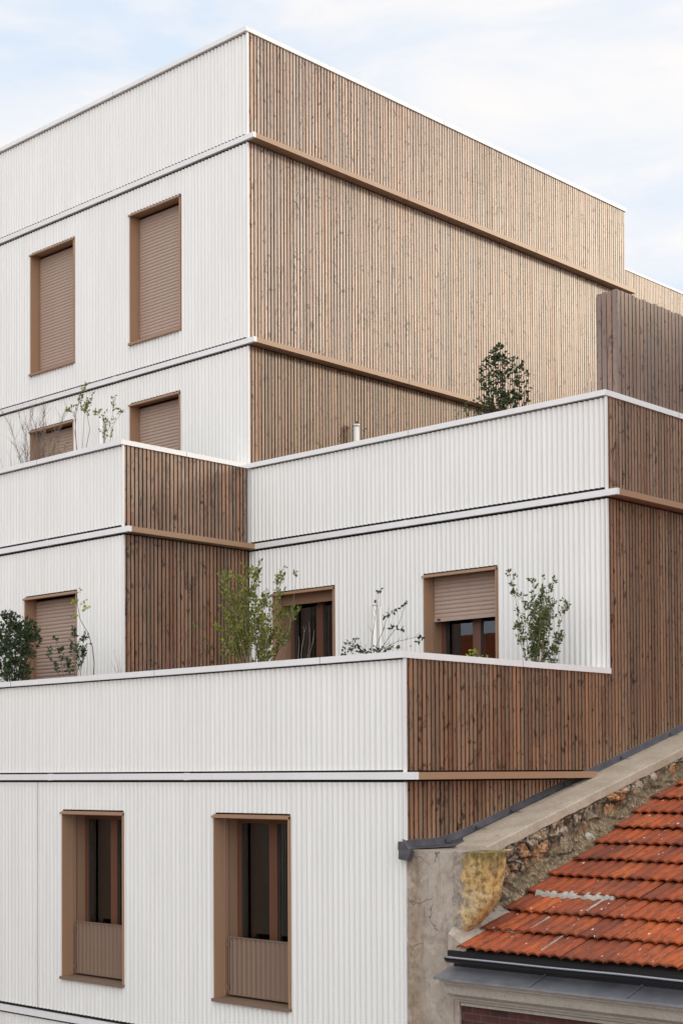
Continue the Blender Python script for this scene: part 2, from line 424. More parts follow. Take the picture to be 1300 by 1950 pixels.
def slats(x, y0, y1, zf, depth=.042, pitch=SP, width=SW):
    """Vertical slats facing +X on plane x. zf(y) -> (z0 at y, z0 at y+w, z1)"""
    b = MB(); n = int((y1-y0)/pitch)
    pp = (y1-y0)/n
    for k in range(n):
        a = y0 + k*pp + .004; w = width*random.uniform(.96, 1.04); d = random.uniform(-.003, .0)
        za, zb, zt = zf(a), zf(a+w), None
        x1 = x + d
        ud = .013                                     # rhombus section: back narrower than the face
        h = za[1]-max(za[0], zb[0]); cuts = []
        if h > .9 and random.random() < .42: cuts = [max(za[0], zb[0]) + h*random.uniform(.12, .88)]
        lv = [(za[0], zb[0])] + [(c, c) for c in cuts] + [(za[1], zb[1])]
        for q, (lo, hi) in enumerate(zip(lv[:-1], lv[1:])):
            g0 = .003 if q else 0
            x2 = x1 - (random.uniform(0, .0025) if q else 0)
            b.hexa([(x-depth, a+ud, lo[0]+g0), (x2, a, lo[0]+g0), (x2, a+w, lo[1]+g0), (x-depth, a+w-ud, lo[1]+g0),
                    (x-depth, a+ud, hi[0]), (x2, a, hi[0]), (x2, a+w, hi[1]), (x-depth, a+w-ud, hi[1])])
    return b

# ================================================================== THE NEW APARTMENT BUILDING
bld = thing('apartment_building', 'stepped new apartment block clad in white corrugated metal and brown timber slats, with roof terraces', 'building', (0, 0, GROUND))
def part(b, name, m): return b.build(name, M[m], bld)

W = dict(A=(-2.722, -1.503, 6.51, 8.60), B=(-5.395, -4.173, 6.51, 8.60),
         C=(-2.727, -1.517, 3.30, 5.575), D=(-5.405, -4.19, 3.30, 5.575),
         J=(-2.252, -1.019, .10, 2.285), E=(.492, 1.695, .10, 2.305), F=(3.31, 4.502, .10, 2.305),
         G=(.455, 1.675, -2.81, -.72), H=(3.287, 4.495, -2.81, -.72))
Yw = dict(A=0, B=0, C=0, D=0, J=-D1, E=0, F=0, G=-D2, H=-D2)
gap = .036
def front(y, x0, x1, z0, z1, holes, seams=(), sheet_low=gap, sheet_high=.028):
    hs = [(W[h][0]+.004, W[h][1]-.004, W[h][2], W[h][3]+.018) for h in holes]
    part(corrugated(x0, x1-.012, z0+sheet_low, z1-sheet_high, y, hs, seams), 'metal_cladding', 'white')
    part(backing(x0, x1-.02, z0, z1-.001, y+.031, y+.06, hs), 'wall', 'membrane')
front(0, XL, 0, Z1+BAND, ZT, [], seams=(-3.456,), sheet_high=.014)
front(0, XL, 0, Z2+BAND, Z1, 'AB', seams=(-3.456,))
front(0, XL, 0, Z3, Z2, 'CD')
front(-D1, XL, 0, Z3+BAND, ZC3, [], sheet_high=.014)
front(-D1, XL, 0, Z4+.3, Z3, 'J', seams=(-1.785,))
front(0, .03, W2, Z3+BAND, ZC3, [], sheet_high=.014)
front(0, 0, W2, Z4+.3, Z3, 'EF', seams=(2.928,))
front(-D2, XL, W2, Z4+BAND, ZC4, [], seams=(-.045,), sheet_low=.02, sheet_high=.014)
front(-D2, XL, W2, Z5+BAND, Z4, 'GH', seams=(-.075,))
front(-D2, XL, W2, GROUND, Z5, [])
# thin corner angles where metal meets timber
for x, y, z0, z1 in ((0, 0, Z3+.1, Z2-.03), (0, 0, Z2+BAND, Z1-.03), (0, 0, Z1+BAND, ZT), (0, -D1, Z4+.4, Z3-.03), (0, -D1, Z3+BAND, ZC3),
                     (W2, 0, ZC4+CH+.003, Z3-.03), (W2, 0, Z3+BAND, ZC3), (W2, -D2, Z4+BAND, ZC4), (W2, -D2, GROUND, Z4-.03)):
    c = MB(); c.box(x-.022, x+.002, y-.002, y+.03, z0, z1); part(c, 'corner_trim', 'white_trim')
c = MB().box(.002, .026, -.003, .02, Z3+BAND+.02, ZC3); part(c, 'corner_trim', 'white_trim')

# timber slat walls
flash = [(-3.70, -.952), (-3.128, -.944), (-2.831, -.895), (1.65, .312), (14.2, 3.69)]
def fl(y):
    for (a, za), (b, zb) in zip(flash[:-1], flash[1:]):
        if y <= b: return za + (zb-za)*(y-a)/(b-a)
    return flash[-1][1]
def timber(x, y0, y1, zf, m, back=True):
    part(slats(x, y0, y1, zf), 'timber_cladding', m)
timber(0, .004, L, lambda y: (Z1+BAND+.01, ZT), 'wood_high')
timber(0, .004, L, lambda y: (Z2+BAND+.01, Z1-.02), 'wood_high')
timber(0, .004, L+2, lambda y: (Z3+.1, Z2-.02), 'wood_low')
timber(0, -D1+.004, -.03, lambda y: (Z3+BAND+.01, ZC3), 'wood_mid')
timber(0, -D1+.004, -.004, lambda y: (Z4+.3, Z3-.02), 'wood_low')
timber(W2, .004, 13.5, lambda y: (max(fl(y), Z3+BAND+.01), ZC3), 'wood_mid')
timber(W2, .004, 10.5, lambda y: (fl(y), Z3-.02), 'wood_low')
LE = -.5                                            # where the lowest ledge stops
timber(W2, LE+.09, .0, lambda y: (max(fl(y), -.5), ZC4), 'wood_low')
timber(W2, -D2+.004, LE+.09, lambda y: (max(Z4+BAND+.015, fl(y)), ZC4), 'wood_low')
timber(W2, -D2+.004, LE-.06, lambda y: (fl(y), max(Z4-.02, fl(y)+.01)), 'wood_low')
for x, y0, y1, z0, z1 in ((0, .06, L, Z1, ZT), (0, .06, L, Z2, Z1), (0, .06, L+2, Z3, Z2), (0, -D1+.06, 0, Z3, ZC3), (0, -D1+.06, .02, Z4, Z3),
                          (W2, .06, 13.5, Z3, ZC3), (W2, .06, 13.5, -.6, Z3), (W2, -D2+.06, .06, -.6, ZC4), (W2, -D2+.06, -.3, -1.3, -.6)):
    part(MB().box(x-.08, x-.044, y0, y1, z0, z1-.001), 'wall', 'membrane')
part(MB().box(W2-.08, W2-.044, -D2+.06, 13.5, GROUND, -1.3), 'wall', 'membrane')

# ledges (white on the metal fronts, tan on the timber sides)
def ledge_white(y, x0, x1, z, name='ledge'):
    part(MB().box(x0, x1, y-EY, y+.024, z, z+BAND), name, 'white_trim')
def ledge_tan(x, y0, y1, z):
    part(MB().box(x-.03, x+EX-.001, y0, y1, z, z+BAND-.002), 'ledge', 'tan')
for z in (Z1, Z2):
    ledge_white(0, XL, EX, z)
ledge_tan(0, .025, L+.10, Z1); ledge_tan(0, .025, L+.5, Z2)
ledge_white(-D1, XL, EX, Z3); ledge_tan(0, -D1+.025, -EY-.002, Z3)
ledge_white(0, 0, W2+EX, Z3); ledge_tan(W2, .025, 13.5, Z3)
ledge_white(-D2, XL, W2+EX, Z4); ledge_tan(W2, -D2+.025, LE, Z4)
ledge_white(-D2, XL, W2+.02, Z5)
for z, y, x in ((Z4, -D2, 2.82), (Z5, -D2, 1.9), (Z4, -D2, .2), (Z1, 0, -3.1), (Z2, 0, -3.1), (Z3, -D1, -1.7), (Z3, 0, 3.0)):
    part(MB().box(x, x+.05, y-EY-.004, y+.02, z-.004, z+BAND+.004), 'ledge_joint_cover', 'white_trim')

# copings
CH = .066
def coping(x0, x1, y0, y1, z): part(MB().box(x0, x1, y0, y1, z, z+CH), 'coping', 'white_trim')
coping(XL, .02, -.04, .25, ZT); coping(-.25, .02, .25, L+.02, ZT)
coping(XL, .02, -D1-.04, -D1+.25, ZC3); coping(-.25, .02, -D1+.25, -.0415, ZC3)
coping(.0201, W2+.02, -.04, .25, ZC3); coping(W2-.25, W2+.02, .25, 13.5, ZC3); coping(-.25, .02, -.041, -.001, ZC3)
coping(XL, W2+.02, -D2-.04, -D2+.25, ZC4); coping(W2-.25, W2+.02, -D2+.25, .03, ZC4)
for x, y, z in ((2.3, -D2-.04, ZC4), (-.6, -D2-.04, ZC4), (5.0, -D2-.04, ZC4), (3.1, -.04, ZC3), (-1.9, -D1-.04, ZC3), (-3.1, -.04, ZT)):
    part(MB().box(x, x+.004, y-.0015, y+.2, z-.001, z+CH+.0015), 'coping_joint', 'rubber')
for x, y, z in ((W2+.02, -1.7, ZC4), (W2+.02, 1.6, ZC3), (.02, -1.2, ZC3), (.02, 4.5, ZT)):
    part(MB().box(x-.2, x+.0015, y, y+.004, z-.001, z+CH+.0015), 'coping_joint', 'rubber')
for y, z in ((3.4, Z1), (6.9, Z1), (3.4, Z2)):
    part(MB().box(.02, EX+.001, y, y+.004, z-.001, z+BAND), 'ledge_joint', 'rubber')
# parapet linings, floors, roofs, cores
for x0, x1, y0, y1, z0, z1, nm in (
    (XL, -.3, -D1+.061, -D1+.22, Z3+.02, ZC3-.002, 'parapet'), (-.22, -.071, -D1+.25, -.001, Z3+.02, ZC3-.002, 'parapet'),
    (.10, W2-.3, .061, .22, Z3+.02, ZC3-.002, 'parapet'), (W2-.22, W2-.071, .25, 13.4, Z3+.02, ZC3-.002, 'parapet'),
    (XL, W2-.3, -D2+.061, -D2+.22, Z4+.02, ZC4-.002, 'parapet'), (W2-.22, W2-.071, -D2+.25, -.001, Z4+.02, ZC4-.002, 'parapet')):
    part(MB().box(x0, x1, y0, y1, z0, z1), nm, 'inner')
part(MB().box(XL-.2, -.07, .061, L, ZT-.35, ZT-.2), 'roof_slab', 'inner')
part(MB().box(XL-.2, -.072, -D1+.062, .02, Z3-.2, Z3+.01), 'terrace_floor', 'floor')
part(MB().box(-.03, W2-.072, .062, 13.4, Z3-.2, Z3+.012), 'terrace_floor', 'floor')
part(MB().box(XL-.2, W2-.072, -D2+.062, .02, Z4-.2, Z4+.01), 'terrace_floor', 'floor')
part(MB().box(XL-.1, -1.3, 1.3, L-.3, GROUND, ZT-.36), 'wall', 'roomdark')
part(MB().box(-1.29, W2-1.3, 1.3, 13.2, GROUND, Z3-.21), 'wall', 'roomdark')
part(MB().box(XL-.1, -1.3, -D1+1.3, 1.29, GROUND, Z3-.21), 'wall', 'roomdark')
part(MB().box(XL-.1, W2-1.3, -D2+1.3, 1.28, GROUND-.0, Z4-.21), 'wall', 'roomdark')
part(MB().box(-3, -.075, L-.06, L-.001, Z2, ZT), 'wall', 'inner')
part(MB().box(XL-.25, XL-.01, -D2+.07, L, GROUND, ZT-.3), 'wall', 'inner')
# planter beds behind the parapets
part(MB().box(XL, W2-.24, -D2+.23, -D2+.95, Z4+.012, .48), 'planter_bed', 'soil')
part(MB().box(W2-.95, W2-.23, -D2+.96, -.05, Z4+.012, .478), 'planter_bed', 'soil')
part(MB().box(XL, -.24, -D1+.23, -D1+.85, Z3+.014, 3.78), 'planter_bed', 'soil')
part(MB().box(.12, W2-.24, .23, .95, Z3+.014, 3.78), 'planter_bed', 'soil')
part(MB().box(W2-.95, W2-.23, .96, 4, Z3+.014, 3.778), 'planter_bed', 'soil')

# ------------------------------------------------------------------ windows
def window(key, kind, drop=None):
    x0, x1, z0, z1 = W[key]; y = Yw[key]
    d = .2
    f = MB()                                          # folded metal reveal: jambs and head
    f.box(x0, x0+.014, y-.006, y+d, z0, z1); f.box(x1-.014, x1, y-.012, y+d, z0, z1)
    f.box(x0+.0145, x1-.0145, y-.004, y+d, z1-.014, z1)
    w = f.build('window', M['tan'], bld)
    if kind == 'top': w['label'] = 'window with its tan roller shutter fully closed'
    if kind == 'open': w['label'] = 'tall window with open shutter and corrugated guard panel'
    MB().box(x0-.012, x1, y-.030, y+.012, z1-.040, z1-.0145).build('head_flashing', M['tan'], w)
    s = MB().prism([(y-.035, z0-.005), (y-.035, z0+.030), (y+d+.18 if kind == 'open' else y+d, z0+.045), (y+d+.18 if kind == 'open' else y+d, z0+.0), ], x0-.012, x1+.002)
    s.build('sill', M['guard' if kind == 'open' else 'tan_dark'], w)
    def shutter(zb, ztop):
        p = .052; n = int(round((ztop-zb)/p)); p = (ztop-zb)/n
        b = MB(); prof = []
        rows = []
        for k in range(n):
            for (t, o) in ((0, .006), (.10, .001), (.3, -.002), (.55, -.003), (.8, .0), (.93, .003), (1.0, .007)):
                rows.append((y+d-.02+o, zb + (k+t)*p))
        b.grid([[(x1-.032, yy, zz), (x0+.032, yy, zz)] for yy, zz in rows], True)
        b.build('shutter', M['shutter'], w)
        MB().box(x0+.031, x1-.031, y+d-.032, y+d-.005, zb-.045, zb+.002).build('shutter_bar', M['shutter'], w)
        MB().box(x0+.10, x0+.14, y+d-.045, y+d-.03, zb-.03, zb-.008).build('shutter_stop', M['rubber'], w)
    for a in (x0+.0145, x1-.03): MB().box(a, a+.0155, y+d-.055, y+d, z0+.047, z1-.05).build('guide_rail', M['tan_dark'], w)
    if kind == 'top':
        shutter(z0+.09, z1-.045)
        MB().box(x1-.045, x1-.018, y+.01, y+.03, z0+.03, z0+.06).build('shutter_latch', M['rubber'], w)
        return
    # open: slot, deep frame, sashes, glass, curtain, room
    zs = z1-.05
    if drop is not None:
        shutter(drop+.045, z1-.015); zs = z1-.03
    elif kind == 'open2':
        MB().box(x0+.031, x1-.031, y+d-.03, y+d, z1-.17, z1-.015).build('shutter_box', M['tan_dark'], w)
    MB().box(x0-.012, x0+.002, y+d+.001, y+d+.022, z0+.05, z1-.02).build('slot', M['rubber'], w)
    r = MB(); r.box(x0-.03, x0+.012, y+d+.0225, y+d+.15, z0+.04, z1); r.box(x1-.012, x1+.03, y+d+.015, y+d+.15, z0+.04, z1)
    r.box(x0+.0121, x1-.0121, y+d+.015, y+d+.15, z1-.06, z1); r.build('inner_reveal', M['tan_dark'], w)
    ya, yb = y+d+.151, y+d+.20
    xf0, xf1 = x0-.01, x1+.01; zf0, zf1 = z0+.046, z1-.0
    fr = MB(); fr.box(xf0, xf0+.085, ya, yb, zf0, zf1); fr.box(xf1-.085, xf1, ya, yb, zf0, zf1)
    fr.box(xf0+.0851, xf1-.0851, ya, yb, zf0, zf0+.08); fr.box(xf0+.0851, xf1-.0851, ya, yb, zf1-.11, zf1)
    fr.build('sash_frame', M['sash'], w)
    xm = x0 + .575
    MB().box(xm-.03, xm+.095, ya-.012, yb-.001, zf0+.0801, zf1-.1101).build('mullion', M['sash'], w)
    sb = MB()
    for a, c in ((xf0+.0852, xm-.031), (xm+.0951, xf1-.0852)):
        sb.box(a, a+.022, ya+.012, yb-.004, zf0+.081, zf1-.111); sb.box(c-.022, c, ya+.012, yb-.004, zf0+.081, zf1-.111)
    sb.build('glazing_bead', M['rubber'], w)
    for a, c in ((xf0+.107, xm-.053), (xm+.117, xf1-.107)):
        MB().box(a-.004, c+.004, ya+.02, ya+.028, zf0+.081, zf1-.111).build('pane', M['glass'], w)
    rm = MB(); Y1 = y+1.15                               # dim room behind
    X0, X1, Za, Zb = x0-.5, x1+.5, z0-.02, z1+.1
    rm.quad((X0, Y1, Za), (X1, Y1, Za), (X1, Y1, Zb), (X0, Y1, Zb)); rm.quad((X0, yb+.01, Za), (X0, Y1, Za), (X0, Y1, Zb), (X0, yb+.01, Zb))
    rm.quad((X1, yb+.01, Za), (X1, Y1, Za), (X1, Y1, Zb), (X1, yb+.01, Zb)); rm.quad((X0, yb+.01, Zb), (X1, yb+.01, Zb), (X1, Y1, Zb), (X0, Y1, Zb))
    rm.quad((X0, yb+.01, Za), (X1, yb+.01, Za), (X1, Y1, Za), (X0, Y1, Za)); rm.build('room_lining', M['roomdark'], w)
    def curtain(a, c):
        n = 40
        MB().grid([[(a+(c-a)*i/n, y+.56+.03*math.sin(i*1.9)+.01*math.sin(i*.7), zz) for zz in (z0+.05, z1)] for i in range(n+1)]).build('curtain', M['curtain'], w)
    curtain(x0-.35, x0+.30); curtain(x1-.28, x1+.2)
    if key in 'GH':
        gx0, gx1 = x0+.10, x1-.016; gz0, gz1 = z0+.075, z0+.70; gy = y+.155
        rows = []; n = int((gx1-gx0)/.0095)
        b = MB(); b.grid([[(gx0+(gx1-gx0)*i/n, gy+.008*math.sin(2*PI*i*.0095/.076), zz) for zz in (gz0, gz1)] for i in range(n+1)])
        gp = b.build('guard_panel', M['guard'], w)
        e = MB(); e.box(gx0-.006, gx1, gy-.014, gy+.014, gz1, gz1+.012); e.box(gx0-.006, gx1, gy-.014, gy+.014, gz0-.012, gz0); e.box(gx0-.018, gx0-.006, gy-.014, gy+.014, gz0-.012, gz1+.012)
        e.build('guard_frame', M['guard'], w)
        p = MB(); p.box(gx0-.058, gx0-.040, gy-.010, gy+.008, gz0-.0, gz1-.03); p.box(gx0-.065, gx0-.006, gy-.012, gy+.014, gz1-.10, gz1-.07); p.box(gx0-.065, gx0-.006, gy-.012, gy+.014, gz0+.05, gz0+.08)
        p.build('guard_bracket', M['guard'], w)
for k in 'ABCD': window(k, 'top')
window('J', 'top')
window('E', 'open2'); window('F', 'open2', 1.70)
window('G', 'open'); window('H', 'open')

# white vent and overflow pipes standing on the terraces against the walls
def pipe(x, y, z0, z1, r=.042, cap=True):
    p = MB().tube([(x, y, z0), (x, y, z1)], r, 14).build('vent_pipe', M['white'], bld)
    if cap:
        MB().tube([(x, y, z1+.001), (x, y, z1+.03)], r*1.25, 14).build('pipe_collar', M['white_trim'], p)
        MB().tube([(x+.01, y, z1+.031), (x+.01, y, z1+.075)], .014, 8).build('pipe_hook', M['stem_brown'], p)
pipe(.10, 2.205, Z3+.02, 5.13, .045)
pipe(2.49, -.04, Z4+.02, 1.97, .028)
pipe(2.575, -.02, Z4+.02, 1.94, .014, False)
pipe(-3.40, -.04, Z3+.02, 5.50, .032, False)

# ================================================================== REAR BLOCK
rear = thing('rear_block', 'pale timber slatted block rising behind the far right end of the top storey', 'building', (-3, 12, GROUND))
slats(-3.0, 12.0, 28, lambda y: (3.0, 11.28)).build('timber_cladding', M['wood_high'], rear)
MB().box(-9, -3.046, 12.0, 28, GROUND, 11.27).build('wall', M['membrane'], rear)
MB().box(-3.3, -2.985, 11.98, 28, 11.281, 11.33).build('coping', M['white_trim'], rear)

# ================================================================== PRIVACY SCREEN
scr = thing('privacy_screen', 'weathered brown timber slat screen standing on the right-hand terrace, taller than the white coping', 'screen', (6.0, 2, Z3+.012))
sx, sy, sz = 6.04, .42, 5.55
fb = MB(); random.seed(3)
yy = sy
while yy < 8.0:
    w = .062; dz = random.uniform(-.012, .008)
    fb.box(sx-.035, sx, yy, yy+w, Z3+.1, sz+dz); yy += .083
fb.build('slat_panel', M['wood_screen'], scr)
fa = MB()
for k in range(4):
    fa.box(5.742+k*.074, 5.742+k*.074+.062, sy-.002, sy+.03, Z3+.1, sz+random.uniform(-.006, .006))
fa.build('slat_panel', M['wood_screen'], scr)
fr = MB()
for y_ in (sy+.06, 2.4, 4.4, 6.4, 7.9): fr.box(sx-.10, sx-.038, y_, y_+.06, Z3+.012, sz-.15)
for z_ in (3.4, 4.4, 5.3): fr.box(sx-.06, sx-.0375, sy+.1, 7.98, z_, z_+.07)
fr.box(5.745, 5.80, sy+.032, sy+.08, Z3+.012, sz-.1)
for z_ in (3.4, 4.4, 5.3): fr.box(5.75, sx-.11, sy+.0305, sy+.055, z_, z_+.07)
fr.box(5.70, 5.741, sy+.05, 3.0, Z3+.1, sz-.02)
fr.build('screen_frame', M['wood_low'], scr)

# ================================================================== OLD HOUSE
old = thing('old_house', 'old house with red clay tile roof, crumbling rubble gable and dark brick front', 'house', (7, -3.6, GROUND))
RB, RA = .38, -1.975 + .38*3.78                    # roof plane z = RA + RB*y
CA, CB = -.1825, .26942                             # gable coping plane
XF = 6.735
roofz = lambda y: RA + RB*y
copz = lambda y: CA + CB*y
# masonry gable (core) with plastered front
g = MB(); g.prism([(-3.60, GROUND), (-3.60, -1.045), (-3.1, -1.04), (-3.0, copz(-3.0)-.12), (6.0, copz(6.0)-.12), (6.0, GROUND)], W2+.003, XF-.03, 'x')
g.build('gable_core', M['rubble'], old)
def plaster_front():
    P = []; nx, nz = 26, 150
    z_t, z_b = -1.035, -6.0
    for j in range(nz+1):
        z = z_t + (z_b-z_t)*j/nz; row = []
        xr = 6.765 + .012*math.sin(z*9) + .02*noise.noise((z*4, 0, 1))
        if z > -1.78: pass
        elif z > -2.0: xr = 6.73
        else: xr = 6.735
        for i in range(nx+1):
            x = W2+.004 + (xr-W2-.004)*i/nx
            dd = .010*noise.noise((x*2.2, 0, z*1.5)) + .003*noise.noise((x*14, 3, z*14))
            if abs(z+1.93+.02*noise.noise((x*5,1,1))) < .012 and x: dd -= .012
            if abs(z+2.24+.015*noise.noise((x*5,4,1))) < .010: dd -= .008
            row.append((x, -3.63-dd, z))
        P.append(row)
    b = MB().grid(P)
    top = [(p[0], -3.63, z_t) for p in P[0]]
    b.grid([P[0], [(p[0], -3.05, z_t+.01*noise.noise((p[0]*9, 2, 0))) for p in P[0]]])
    b.grid([[r[-1] for r in P], [(r[-1][0], -3.5, r[-1][2]) for r in P]])
    return b.build('plaster_pier', M['plaster'], old)
plaster_front()
# rubble face
def rubble():
    P = []; ny, nt_ = 420, 64
    for i in range(ny+1):
        y = -3.60 + 7.6*i/ny
        zt = copz(y) - .10 if y > -3.05 else -1.045; zb = roofz(y) - .03; row = []
        for j in range(nt_+1):
            t = j/nt_; z = zt + (zb-zt)*t
            p = Vector((y*3.4, z*5.2, 1.3)); p += .35*noise.noise_vector(p*1.3)
            dd = noise.voronoi(p)[0]; e = dd[1]-dd[0]
            bump_ = (min(e, .3)/.3)*.10 - .07
            cell = noise.cell(Vector(noise.voronoi(p)[1][0])*3.1)
            amt = 1.0 if t < .55 else max(.12, 1-(t-.55)*2.6)
            fil = max(0, (t-.45)/.55)**1.5*.16
            x = XF + bump_*amt + .035*(cell-.5)*amt + fil + .034*noise.fractal(Vector((y*11, z*11, 0)), 1, 2, 5)
            if t < .04: x = min(x, XF-.02)
            row.append((x, y, z))
        P.append(row)
    MB().grid(P, False).build('rubble_face', M['rubble'], old)
rubble()
# a few loose stones standing proud of the rubble
random.seed(11)
def stone(p, r, sq=(1, 1, 1)):
    b = MB(); n, m_ = 9, 7; P = []
    for i in range(m_+1):
        th = PI*i/m_; row = []
        for j in range(n+1):
            ph = 2*PI*(j % n)/n
            v = Vector((math.sin(th)*math.cos(ph), math.sin(th)*math.sin(ph), math.cos(th)))
            k = 1 + .45*noise.noise(v*1.6 + Vector(p)*7) + .2*noise.noise(v*4 + Vector(p)*5)
            row.append((p[0]+v.x*r*k*sq[0], p[1]+v.y*r*k*sq[1], p[2]+v.z*r*k*sq[2]))
        P.append(row)
    return b.grid(P, False)
for y, t, r, mt in ((-1.35, .80, .07, 'mortar'), (-.25, .28, .07, 'ochre'), (.02, .24, .085, 'cement'), (-1.75, .30, .07, 'ochre'), (-2.2, .33, .08, 'rubble'), (-.9, .30, .08, 'rubble'), (-3.1, .55, .09, 'rubble'), (-.45, .6, .07, 'rubble'), (-2.62, .22, .07, 'rubble'), (.9, .4, .09, 'rubble')):
    zt = copz(y)-.1; zb = roofz(y); z = zt+(zb-zt)*t
    stone((XF-.035+max(0, t-.5)*.2, y, z), r*.8, (.6, 1.2, .85)).build('rubble_stone', M[mt], old)
# ochre corner bulge, hanging over the roof verge
def bulge():
    P = []; nz, nu = 60, 44
    for j in range(nz+1):
        t = j/nz; z = -1.035 - .84*t
        w = .425 if t < .36 else .425*max(0, 1-((t-.36)/.64)**2.1)
        w += .012*noise.noise((z*7, 3, 1)); w = max(w, .02); dp = .30*(1-.6*t)
        row = []
        for i in range(nu+1):
            u = i/nu                             # around: front from left to right, then back along the side
            s = u*(w+dp)
            if s < w: x, y = 6.745+s, -3.63
            else: x, y = 6.745+w, -3.63+(s-w)
            rr = .045; 
            cx = 6.745+w
            k = min(1, abs(s-w)/.07); x -= (1-k)*.02 if s <= w else (1-k)*.02; y += (1-k)*.02
            n3 = .007*noise.fractal(Vector((x*18, y*18, z*18)), 1, 2, 4) + .008*noise.noise((x*4, y*4, z*4))
            row.append((x + (n3 if s > w*.9 else 0) , y - .012 - n3*.9, z + (.012*noise.noise((s*14, 1, 0)) if j in (0,) else 0)))
        P.append(row)
    b = MB().grid(P)
    c = [(6.745, -3.3, -1.02)]*len(P[0]); b.grid([P[0], [(min(p[0], 7.16), -3.28, -1.03) for p in P[0]]], False)
    b.build('ochre_corner', M['ochre'], old)
bulge()
# mortar heel where the verge meets the pier
hb = MB(); P = []
for i in range(31):
    t = i/30; y = -3.76 + .75*t; row = []
    for j in range(9):
        u = j/8; x = 6.72 + .22*u; z = roofz(y) + .15*(1-u)**.7*(1-.2*t) + .035*math.sin(PI*min(1, t*3+.2)) - .01
        row.append((x + .05 + .012*noise.noise((y*9, u*4, 2)), y + .02*noise.noise((u*6, y*8, 5)), z + .02*noise.noise((x*14, y*14, 1))))
    P.append(row)
hb.grid(P); hb.grid([P[0], [(p[0], -3.76, min(p[2], -2.0)-.0) for p in P[0]]], True)
hb.build('mortar_heel', M['plaster'], old)
# cement coping with rounded arris and slightly uneven edge
P = []
for i in range(201):
    y = -3.06 + 10.0*i/200; z = copz(y); e = .008*noise.noise((y*2.3, 0, 0)) + .004*noise.noise((y*9, 0, 0))
    xl, xr = 6.30 - .012*noise.noise((y*1.1, 5, 0)), 6.705+e
    P.append([(6.15, y, z-.01), (xl, y, z), (6.5, y, z+.004*noise.noise((y*4, 1, 1))), (xr-.012, y, z), (xr, y, z-.014), (xr+.004, y, z-.10+.02*noise.noise((y*5, 2, 2))), (xr-.04, y, z-.125), (6.15, y, z-.13)])
cb = MB().grid(P, False); cb.f.append(tuple(range(8))); cb.sm.append(False)
cb.build('cement_coping', M['cement'], old)
# lead flashing: upstand on the timber, apron on the wall head, welts at the joints
F = []
for i in range(121):
    y = -3.69 + 12.0*i/120; zf = fl(y)
    za = copz(y)+.012 if y > -2.75 else max(copz(y)+.012, -1.022 + .02*(y+3.7))
    za = min(za, zf-.06)
    wob = .006*noise.noise((y*3, 0, 0))
    xr = (6.155+.16*min(1, max(.0, (y+3.7)/.55))) if y < -2.9 else 6.305+wob*2
    F.append([(W2-.012, y, zf+.02), (W2+.010, y, zf+.004), (W2+.014+wob, y, za+.018), (W2+.035, y, za+.002), (xr, y, za+.001), (xr+.002, y, za-.006)])
MB().grid(F).build('lead_flashing', M['lead'], old)
fp = MB(); z0 = -.952
fp.hexa([(W2-.055, -3.70, -1.035), (W2+.09, -3.70, -1.035), (W2+.09, -3.655, -1.02), (W2-.055, -3.655, -1.02), (W2-.055, -3.695, z0), (W2+.02, -3.695, z0), (W2+.02, -3.655, z0), (W2-.055, -3.655, z0)])
fp.hexa([(W2-.03, -3.72, -1.125), (W2+.085, -3.715, -1.14), (W2+.085, -3.66, -1.14), (W2-.03, -3.66, -1.125), (W2-.045, -3.70, -1.036), (W2+.125, -3.70, -1.036), (W2+.12, -3.655, -1.036), (W2-.04, -3.655, -1.036)])
fp.build('lead_apron', M['lead'], old)
for y in (-3.05, -2.55, -1.95, -.95, .2, 1.3):
    zf, za = fl(y), copz(y)+.014; za = max(za, -1.01) if y < -2.8 else za
    lw = MB(); lw.hexa([(W2+.012, y, za+.004), (6.29, y+.03, za+.0), (6.29, y+.045, za), (W2+.012, y+.02, za+.004), (W2+.030, y, zf-.0), (W2+.04, y+.0, za+.012), (W2+.04, y+.02, za+.012), (W2+.030, y+.02, zf-.0)]); lw.build('lead_welt', M['lead'], old)

# tiles: each tile an island with two rolls
def tiles():
    b = MB(); random.seed(5)
    g_ = .4; tw = .24
    sl = math.atan(RB); nrm = Vector((0, -math.sin(sl), math.cos(sl))); up = Vector((0, math.cos(sl), math.sin(sl)))
    glen = g_/math.cos(sl)
    for c in range(0, 15):
        yc = -3.78 + c*g_; x = 6.80 + random.uniform(0, .10) + (.0 if c else .05)
        off = (c % 2)*.12
        x0 = x - off*0
        k = 0
        while x0 < 12.6:
            if k == 0 and c % 2: w = tw*.62
            else: w = tw
            jit = random.uniform(-.010, .010) - (.02 if random.random() < .05 else 0); tl = random.uniform(-.004, .006); sk = random.uniform(-.010, .010)
            n = 16 if w == tw else 10
            top = []
            for s in (-.012 + jit, glen*.5, glen+.03):
                row = []
                for i in range(n+1):
                    u = w*i/n; ph = u/.12
                    fr_ = ph - math.floor(ph)
                    h = .024*abs(math.sin(PI*(ph)))**.8 + .003
                    if i == n: h = .002
                    lift = .044*(1 - s/glen) + tl + .002
                    p = Vector((x0+u-(.003 if i == n else 0)+sk*s, yc, roofz(yc))) + up*s + nrm*(h+lift)
                    row.append(p)
                top.append(row)
            b.grid(top, True)
            bot = [p - nrm*.020 + up*.003 for p in top[0]]
            b.grid([bot, top[0]], False)
            # join into the same island: shared first row is duplicated, so weld below
            x0 += w; k += 1
    # weld coincident vertices inside each tile
    vm = {}; nv = []; mp = []
    for v in b.v:
        key = tuple(round(t, 6) for t in v)
        if key not in vm: vm[key] = len(nv); nv.append(key)
        mp.append(vm[key])
    b.f = [tuple(mp[i] for i in f) for f in b.f]; b.v = nv
    return b.build('tiled_roof', M['tile'], old)
tiles()
